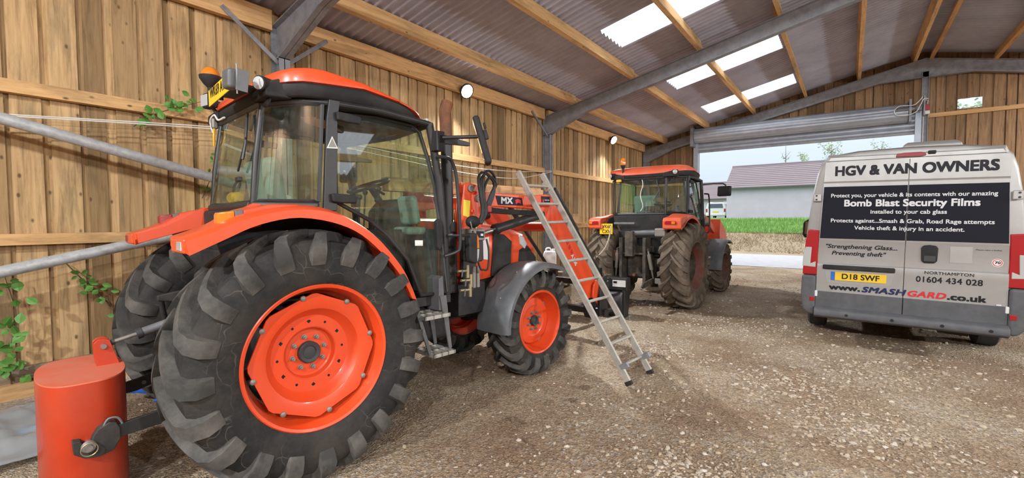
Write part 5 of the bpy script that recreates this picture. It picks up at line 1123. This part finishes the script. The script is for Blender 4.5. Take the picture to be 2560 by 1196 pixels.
# handle, plate, badges
hd = MB().prism([(.15, 1.13), (.145, 1.28), (.165, 1.31), (.22, 1.318), (.28, 1.31), (.298, 1.28), (.292, 1.13), (.27, 1.10), (.17, 1.10)], -.03, .0, lambda p, q: (p[0], q, p[1])).build('door_handle', M['blackmat'], V, .014, segs=3)
MB().box(.17, .275, -.04, -.03, 1.12, 1.19).build('handle_grip', M['dark'], hd, .008)
MB().box(-.825, -.085, -.05, .0, .957, 1.015).build('plate_light_bar', M['blackmat'], V, .012)
MB().prism([(-.80, .955), (-.09, .955), (-.12, .79), (-.16, .775), (-.74, .775), (-.78, .80)], -.0135, -.010, lambda p, q: (p[0], q, p[1])).build('plate_recess', M['silver'], V, .001)
pl = MB().box(-.69, -.165, -.022, -.014, .815, .925).build('number_plate', M['yellow'], V, .003)
text('plate_lettering', 'D18 SWF', M['ink'], pl, -.615, .838, .38, y=-.0225, height=.066, bold=.03)
MB().box(-.733, -.690, -.022, -.014, .815, .925).build('plate_strip', M['blue'], pl, .002)
MB().box(.40, .59, -.0025, .003, 1.115, 1.315).build('leaflet_pocket', M['silver'], V, .002)
rs = MB().lathe([(.046, 0), (.046, .0012)], (.793, .0, 1.141), (0, -1, 0), 32).build('speed_sticker', M['stickw'], V)
MB().loft([[(.793+r*math.cos(2*PI*k/40), y, 1.141+r*math.sin(2*PI*k/40)) for k in range(40)] for r, y in ((.040, -.0012), (.040, -.002), (.033, -.002), (.033, -.0012))], caps=False, wrap=True).build('sticker_ring', M['inkred'], rs)
text('sticker_lettering', '70', M['ink'], rs, .772, 1.128, .043, y=-.0013, height=.027, bold=.05)
MB().box(.80, .84, -.0235, -.021, .66, .675).build('maker_label', M['stickw'], V, smooth=False)
# lettering
def L(s, x0, x1, z, m, h=None, y=-.0122, bold=.015, shear=0, sp=1.0, nm='lettering'): return text(nm, s, M[m], V, x0, z, x1-x0, y=y, height=h, bold=bold, shear=shear, space=sp)
L('HGV & VAN OWNERS', -.735, .75, 2.178, 'ink', .115, bold=.07)
yb = -.0146
L('Protect you, your vehicle & its contents with our amazing', -.767, .76, 1.90, 'inkw', .047, yb, .03)
L('Bomb Blast Security Films', -.624, .62, 1.782, 'inkw', .081, yb, .05)
L('installed to your cab glass', -.352, .351, 1.691, 'inkw', .047, yb, .03)
L('Protects against...Smash & Grab, Road Rage attempts', -.759, .747, 1.576, 'inkw', .047, yb, .03)
L('Vehicle theft & injury in an accident.', -.51, .508, 1.485, 'inkw', .047, yb, .03)
L('"Strengthening Glass...', -.80, -.075, 1.235, 'ink', .05, -.0003, .035, .25)
L('Preventing theft"', -.735, -.18, 1.148, 'ink', .05, -.0003, .035, .25)
L('NORTHAMPTON', .187, .609, .969, 'ink', .034, -.0172, .015, sp=1.08)
L('01604 434 028', .112, .682, .868, 'ink', .066, -.0125, .035, sp=1.05)
L('www.', -.75, -.43, .686, 'ink', .066, -.0125, .06)
L('SMASH', -.405, .022, .683, 'inkblue', .066, -.0125, .06, .25, 1.08)
L('GARD', .042, .381, .68, 'inkred', .066, -.0125, .06, .25, 1.08)
L('.co.uk', .395, .715, .679, 'ink', .066, -.0125, .06)
L('Please take a leaflet', .616, .822, 1.274, 'ink', .014, -.0003, .006)

# ------------------------------------------------------------------ things lying about
# long timber beam on the loader of the near tractor
t = MB(); t.box(-.055, .055, -1.15, 1.15, .0, .11).box(-.07, .05, -1.15, 1.11, .11, .13)
o = t.build('timber_beam', M['plank'], smooth=False); o.location = (-3.42, 3.92, 1.915); o.rotation_euler = (0, 0, -.112); tag(o, 'long pale timber beam lying along the loader behind the near tractor exhaust', 'timber')
# white jerry can on a stand behind the loader
t = thing('jerry_can', 'white plastic jerry can standing on a crate behind the loader arm', 'jerry can', (-4.1, 6.62, .78), .5)
MB().loft([[(x*k, y*k2, z) for x, y in ((-.11, -.08), (.11, -.08), (.11, .08), (-.11, .08))] for k, k2, z in ((.95, .95, 0), (1, 1, .02), (1, 1, .27), (.85, .8, .33))]).build('can_body', M['white'], t, .02)
MB().lathe([(.03, 0), (.03, .04)], (.06, 0, .325), (0, 0, 1), 16).build('cap', M['white'], t)
MB().tube(spline([(-.07, 0, .325), (-.06, 0, .37), (.0, 0, .375), (.02, 0, .33)], 4), .012, 8).build('can_handle', M['white'], t)
t = MB().box(-.3, .3, -.25, .25, .0, .06)
for k in range(3):
    for sx_ in (-1, 1): t.box(sx_*.29-.012, sx_*.29+.012, -.25, .25, .08+k*.24, .26+k*.24)
    for sy in (-1, 1): t.box(-.3, .3, sy*.24-.012, sy*.24+.012, .08+k*.24, .26+k*.24)
for sx_ in (-1, 1):
    for sy in (-1, 1): t.box(sx_*.265-.02, sx_*.265+.02, sy*.215-.02, sy*.215+.02, 0, .75)
t.box(-.3, .3, -.25, .25, .74, .78)
o = t.build('wooden_crate', M['oldplank'], smooth=False, loc=(-4.1, 6.62, 0)); o.rotation_euler = (0, 0, .2); tag(o, 'grey slatted wooden crate under the white jerry can', 'crate')
# black implement with a white label between the two tractors
t = thing('quick_hitch', 'black steel hitch box with a white label on the ground beyond the ladder', 'hitch', (-3.2, 7.2, 0), .1)
MB().box(-.30, .26, -.1, .12, .46, .66).box(-.32, -.25, -.14, .16, 0, .80).box(.17, .23, -.1, .12, 0, .5).lathe([(.24, -.25), (.24, .2)], (0, .05, .24), (1, 0, 0), 22).build('hitch_frame', M['black'], t, .015)
MB().box(.02, .24, -.106, -.1, .52, .63).build('hitch_label', M['stickw'], t)
MB().box(.035, .095, -.108, -.106, .575, .61).build('label_print', M['ink'], t)
MB().tube(spline([(-.3, -.12, .7), (-.22, -.18, .62), (-.1, -.16, .69), (-.12, -.12, .78)], 4), .018, 8).build('hook', M['rust'], t)
# yellow ear defenders in the rear window
t = thing('ear_defenders', 'yellow ear defenders lying inside the rear cab window of the near tractor', 'ear defenders')
t.matrix_basis = TA.matrix_basis @ Matrix.Translation((-.08, .30, 1.82))
for s in (-1, 1):
    MB().lathe([(.01, .045), (.036, .04), (.046, .015), (.047, 0)], (0, s*.045, 0), (.3, s, .2), 18).build('ear_cup', M['earyel'], t)
MB().tube(spline([(0, -.06, .04), (.02, -.06, .11), (.03, 0, .14), (.02, .06, .11), (0, .06, .04)], 5), .01, 8).build('headband', M['blackmat'], t)
# rope hanging on the far tractor
t = tag(MB().tube(spline([(-3.62, 8.02, 1.52), (-3.64, 7.99, 1.30), (-3.72, 7.98, 1.10), (-3.88, 7.99, .93), (-4.03, 8.0, .84), (-4.08, 8.0, .78)], 6), .014, 8).tube(spline([(-4.08, 8.0, .78), (-4.16, 8.0, .72), (-4.06, 7.97, .66), (-4.0, 7.99, .74), (-4.08, 8.0, .78), (-4.02, 7.98, .62), (-3.99, 7.97, .56)], 6), .012, 8).build('rope', M['rope']), 'knotted pale rope hanging from the back of the far tractor', 'rope')
# loose stones in the gravel (nobody could count them), dry litter, sticks
r = random.Random(11)
ico = bmesh.new(); bmesh.ops.create_icosphere(ico, subdivisions=1, radius=1); ico.verts.ensure_lookup_table()
iv = [v.co.copy() for v in ico.verts]; iff = [[v.index for v in f.verts] for f in ico.faces]; ico.free()
# low stone: a squashed, chipped lump
def stone(mb, x, y, z, sz):
    q = Matrix.Rotation(r.uniform(0, 6.28), 3, 'Z') @ Matrix.Rotation(r.uniform(-.5, .5), 3, 'X'); a, b, c = sz*r.uniform(.8, 1.35), sz*r.uniform(.55, .95), sz*r.uniform(.3, .6)
    vs = []
    for v in iv[:]:
        k = r.uniform(.62, 1.2); p = q @ Vector((v.x*a*k, v.y*b*k, v.z*c*k)); vs.append((x+p.x, y+p.y, z+p.z))
    mb.add(vs, iff)
st1 = MB(); cnt = 0
clus = [(-.75, 2.95, .45), (-.35, 2.75, .4), (-.75, 2.25, .5), (-.5, 1.95, .45), (-.1, 2.2, .4), (.6, 2.6, .7), (.9, 3.6, .8), (-.4, 5.2, .6), (.2, 4.4, .6), (-1.9, 5.6, .5), (1.7, 3.0, .8), (.2, 6.2, .8), (-1.3, 7.4, .8)]
while cnt < 17000:
    if r.random() < .26:
        cx_, cy_, cs = r.choice(clus); x, y = r.gauss(cx_, cs*.55), r.gauss(cy_, cs*.5); sz = r.choice((.008, .011, .013, .017, .022))
    else:
        y = .5+15*r.random()**1.5; x = r.uniform(-5.8, 5.5); sz = r.choice((.006, .007, .009, .010, .012, .014, .018, .024))*(1+y*.035)
        if noise.noise(Vector((x*.8, y*.8, 2)))+r.uniform(-.3, .7) < 0: continue
        if x < -2 and y < 4 and r.random() < .75: continue
    if not (-5.9 < x < 6 and .3 < y < 17): continue
    stone(st1, x, y, gz(x, y)+sz*.12, sz); cnt += 1
tag(st1.build('gravel_stones', M['stone'], smooth=False), 'loose pale crushed stones scattered over the barn floor', 'stones', kind='stuff')
lt = MB()
for k in range(2600):
    y = .4+5.5*r.random()**1.2; x = r.gauss(-1.8, 1.2) if r.random() < .8 else r.uniform(-5, 2.5)
    if not -5.7 < x < 4: continue
    a = r.uniform(0, 6.28); l = r.uniform(.015, .06); w_ = r.uniform(.0008, .0022); z = gz(x, y)+.004+r.uniform(0, .006)
    dx, dy = math.cos(a)*l/2, math.sin(a)*l/2
    lt.beam((x-dx, y-dy, z), (x+dx, y+dy, z+r.uniform(-.003, .006)), w_*2, w_)
tag(lt.build('dry_litter', M['straw'], smooth=False), 'short dry straw and needles littering the floor beside the near tractor', 'litter', kind='stuff')
tw = [((-1.05, 2.13), (-.62, 2.06), 'thin twig nearest the bottom edge right of the front tyre'), ((-.78, 1.98), (-.52, 1.80), 'dark twig on the pale gravel patch near the bottom edge'), ((-.45, 2.02), (-.22, 1.78), 'crooked twig at the right side of the pale gravel patch'), ((-.75, 2.62), (-.55, 2.54), 'short bent twig between the two pale gravel patches'), ((-.20, 2.52), (.12, 2.66), 'straight thin twig lying right of the gravel patches'), ((-.05, 2.15), (.35, 1.95), 'long thin twig in the gravel near the bottom centre'), ((-1.95, 2.75), (-1.72, 2.62), 'grey stick beside the small soil clods')]
for a, b_, lab in tw:
    m_ = ((a[0]+b_[0])/2+r.uniform(-.03, .03), (a[1]+b_[1])/2+r.uniform(-.03, .03))
    pts = spline([(p[0], p[1], gz(*p)+.009) for p in (a, m_, b_)], 5)
    tag(MB().tube(pts, [.006*(1-.6*i/len(pts)) for i in range(len(pts))], 6).build('twig', M['twig']), lab, 'twig')
for x, y, sz, lab in ((-2.05, 3.95, .075, 'dark clump of soil beside the front tyre of the near tractor'), (-2.0, 3.62, .06, 'small soil clod with pale stone nearer the camera'), (-2.15, 2.95, .10, 'flat patch of dark soil crumbs in front of the rear tyre')):
    mb = MB()
    for k in range(26): a, d = r.uniform(0, 6.28), abs(r.gauss(0, sz*.55)); stone(mb, x+d*math.cos(a), y+d*math.sin(a), gz(x, y)+.006, sz*r.uniform(.15, .42))
    tag(mb.build('soil_clod', M['bark'] if False else M['twig'], smooth=False), lab, 'soil')

# ------------------------------------------------------------------ outside
def strip(name, label, m, ys, x0, x1, cat, nx=40, amp=.03, kind='structure'):
    mb = MB(); n = nx
    for y, z in ys:
        for i in range(n+1): x = x0+(x1-x0)*i/n; mb.v.append((x, y, z+amp*noise.noise(Vector((x*.7, y*.7, 4)))))
    mb.f = [(j*(n+1)+i, j*(n+1)+i+1, (j+1)*(n+1)+i+1, (j+1)*(n+1)+i) for j in range(len(ys)-1) for i in range(n)]
    return tag(mb.build(name, m, angle=180), label, cat, kind=kind)
strip('road', 'pale grey road strip crossing outside the roller door', M['asphalt'], [(17.7, .0), (18.2, .02), (23.5, .03), (24.0, .0)], -30, 30, 'road', amp=.006)
strip('bank', 'dry earth bank rising beyond the road', M['bank'], [(23.2, -.02), (24.2, .12), (25.2, .42), (26.2, .72), (27.2, .95)], -30, 30, 'bank', 90, .10)
strip('verge', 'grassy ground on top of the bank', M['verge'], [(27.0, .93), (28.5, 1.22), (30.5, 1.5), (33, 1.64), (38, 1.74), (70, 1.8), (110, 1.85)], -60, 60, 'verge', 90, .05)
gb = MB(); hb = MB(); r = random.Random(4)
for k in range(14000):
    y = 26.9+5.6*r.random()**1.3; x = r.uniform(-11.5, 4.5); z = interp([(26.9, .92), (28.5, 1.22), (30.5, 1.5), (33, 1.64)], y); h_ = r.uniform(.08, .26); a = r.uniform(0, 3.14); w_ = .013
    gb.add([(x-w_*math.cos(a), y-w_*math.sin(a), z-.03), (x+w_*math.cos(a), y+w_*math.sin(a), z-.03), (x+r.uniform(-.08, .08), y+r.uniform(-.05, .05), z+h_)], [(0, 1, 2)])
tag(gb.build('verge_grass', M['grass'], smooth=False), 'bright green grass growing along the top of the bank', 'grass', kind='stuff')
for k in range(9000):
    y = 24.0+3.2*r.random(); x = r.uniform(-10, 3); z = interp([(23.2, -.02), (24.2, .12), (25.2, .42), (26.2, .72), (27.2, .95)], y); h_ = r.uniform(.04, .14); a = r.uniform(0, 3.14); w_ = .016
    hb.add([(x-w_*math.cos(a), y-w_*math.sin(a), z-.03), (x+w_*math.cos(a), y+w_*math.sin(a), z-.03), (x+r.uniform(-.15, .15), y+r.uniform(-.12, .05), z+h_)], [(0, 1, 2)])
tag(hb.build('dry_grass', M['hay'], smooth=False), 'withered straw-coloured grass covering the face of the bank', 'dry grass', kind='stuff')
def house(name, label, x0, x1, y0, y1, zb, ze, zr, hang, left_run):
    t = thing(name, label, 'house', (x0, y0, zb))
    MB().box(0, x1-x0, 0, y1-y0, -.6, ze-zb).prism([(0, ze-zb), (y1-y0, ze-zb), ((y1-y0)/2, zr-zb-.15)], 0, .25, lambda p, q: (q, p[0], p[1])).prism([(0, ze-zb), (y1-y0, ze-zb), ((y1-y0)/2, zr-zb-.15)], x1-x0-.25, x1-x0, lambda p, q: (q, p[0], p[1])).build('wall', M['render'], t, smooth=False)
    mb = MB(); ym = (y1-y0)/2; rows = 12; k0 = .35
    for sg in (1, -1):
        for k in range(rows):
            f0, f1 = k/rows, (k+1)/rows
            ya, yb_ = (-k0+(ym+k0)*f0, -k0+(ym+k0)*f1) if sg > 0 else (2*ym+k0-(ym+k0)*f0, 2*ym+k0-(ym+k0)*f1)
            sl_ = (zr-ze)/(ym+k0); za, zc = ze-zb+sl_*(ym+k0)*f0, ze-zb+sl_*(ym+k0)*f1
            mb.add([(x, y, z) for x in (-hang, x1-x0+hang) for y, z in ((ya, za+.05), (yb_, zc+.0), (yb_, zc-.06), (ya, za-.02))], [(0, 1, 2, 3), (7, 6, 5, 4), (0, 4, 5, 1), (1, 5, 6, 2), (2, 6, 7, 3), (3, 7, 4, 0)])
    rf = mb.build('roof', M['tile'], t, smooth=False)
    MB().tube([(-hang, ym, zr-zb+.0), (x1-x0+hang, ym, zr-zb+.0)], .1, 10).build('ridge_tiles', M['tile'], rf)
    MB().box(-.1, x1-x0+.1, -.32, -.22, ze-zb-.10, ze-zb).build('gutter', M['fgrey'], t, smooth=False)
house('house', 'low white rendered building with a brown tiled roof beyond the bank', -8.05, 9.0, 40, 45.6, 1.72, 4.12, 6.1, .12, 1)
house('house', 'farther white building with a tiled roof, left of the nearer one', -22, -9.9, 50, 56, 1.9, 3.75, 5.6, .2, 1)
# white car parked by the far house
t = thing('car', 'white estate car parked between the two white buildings', 'car', (-9.75, 44, 1.68))
MB().loft([[(x*k, y, z) for x, z in ((-.82, .28), (-.86, .7), (-.84, .95), (-.70, zt*.97), (-.5, zt), (.5, zt), (.70, zt*.97), (.84, .95), (.86, .7), (.82, .28))] for y, k, zt in ((0, .97, 1.42), (.06, 1, 1.48), (2.2, 1, 1.5), (3.0, .98, 1.0), (3.9, .95, .9), (4.0, .9, .8))]).build('body', M['whitecar'], t, .02, angle=35)
MB().prism([(-.62, .98), (-.56, 1.36), (.56, 1.36), (.62, .98)], -.02, .0, lambda p, q: (p[0], q, p[1])).build('rear_window', M['glass2'], t, smooth=False)
for s in (-1, 1):
    MB().box(s*.76-.07, s*.76+.07, -.02, .05, .62, .92).build('tail_lamp', M['red'], t, .01)
    MB().sheet([(s*.853, .4, 1.0), (s*.853, 2.0, 1.0), (s*.745, 1.9, 1.38), (s*.745, .5, 1.38)], .012).build('side_window', M['glass2'], t, smooth=False)
    for y in (.7, 3.2): MB().lathe([(.2, -.1), (.31, -.09), (.31, .09), (.2, .1), (.01, .1)], (s*.78, y, .30), (s, 0, 0), 24).build('wheel', M['tyrev'], t)
    MB().tube([(s*.6, .3, 1.53), (s*.6, 2.0, 1.53)], .02, 6).build('roof_bar', M['whitecar'], t)
MB().box(-.26, .26, -.015, .0, .58, .69).build('number_plate', M['yellow'], t)
MB().box(-.8, .8, -.05, .1, .3, .5).build('bumper', M['whitecar'], t, .02)
# trees
def tree(label, x, y, z, h, spread, leaves, seed, lsz=.16, bare=False):
    r = random.Random(seed); t = thing('tree', label, 'tree', (x, y, z-.12)); mb = MB(); tips = []
    mb.tube([(0, 0, -.3), (r.uniform(-.1, .1), 0, h*.4), (r.uniform(-.2, .2), 0, h*.72), (r.uniform(-.2, .2), 0, h)], [.14, .11, .06, .015], 8)
    for k in range(16):
        z0 = h*r.uniform(.35, .92); a = r.uniform(0, 6.28); l = spread*r.uniform(.5, 1)*(1.15-z0/h*.6); p0 = Vector((0, 0, z0)); p1 = p0+Vector((math.cos(a)*l*.55, math.sin(a)*l*.55, l*.4)); p2 = p1+Vector((math.cos(a+.4)*l*.4, math.sin(a+.4)*l*.4, l*.5))
        mb.tube([p0, p1, p2], [.04, .022, .006], 5); tips += [p1, p2, (p1+p2)/2, (p0+p1)/2]
        for q in range(3):
            b = r.uniform(0, 6.28); p3 = p1.lerp(p2, r.random()); p4 = p3+Vector((math.cos(b), math.sin(b), .7))*l*.32; mb.tube([p3, p4], [.012, .004], 4); tips.append(p4)
    mb.build('trunk', M['bark'], t)
    lf = MB()
    for k in range(leaves):
        c = r.choice(tips)+Vector((r.gauss(0, .22), r.gauss(0, .22), r.gauss(0, .2)))*spread*.45; u, v, _ = basis((r.uniform(-1, 1), r.uniform(-1, 1), r.uniform(-.3, 1))); s_ = lsz*r.uniform(.5, 1.2)
        lf.add([c-u*s_, c-v*s_*.6, c+u*s_, c+v*s_*.6], [(0, 1, 2, 3)])
    lf.build('foliage', M['farleaf'], t, smooth=False)
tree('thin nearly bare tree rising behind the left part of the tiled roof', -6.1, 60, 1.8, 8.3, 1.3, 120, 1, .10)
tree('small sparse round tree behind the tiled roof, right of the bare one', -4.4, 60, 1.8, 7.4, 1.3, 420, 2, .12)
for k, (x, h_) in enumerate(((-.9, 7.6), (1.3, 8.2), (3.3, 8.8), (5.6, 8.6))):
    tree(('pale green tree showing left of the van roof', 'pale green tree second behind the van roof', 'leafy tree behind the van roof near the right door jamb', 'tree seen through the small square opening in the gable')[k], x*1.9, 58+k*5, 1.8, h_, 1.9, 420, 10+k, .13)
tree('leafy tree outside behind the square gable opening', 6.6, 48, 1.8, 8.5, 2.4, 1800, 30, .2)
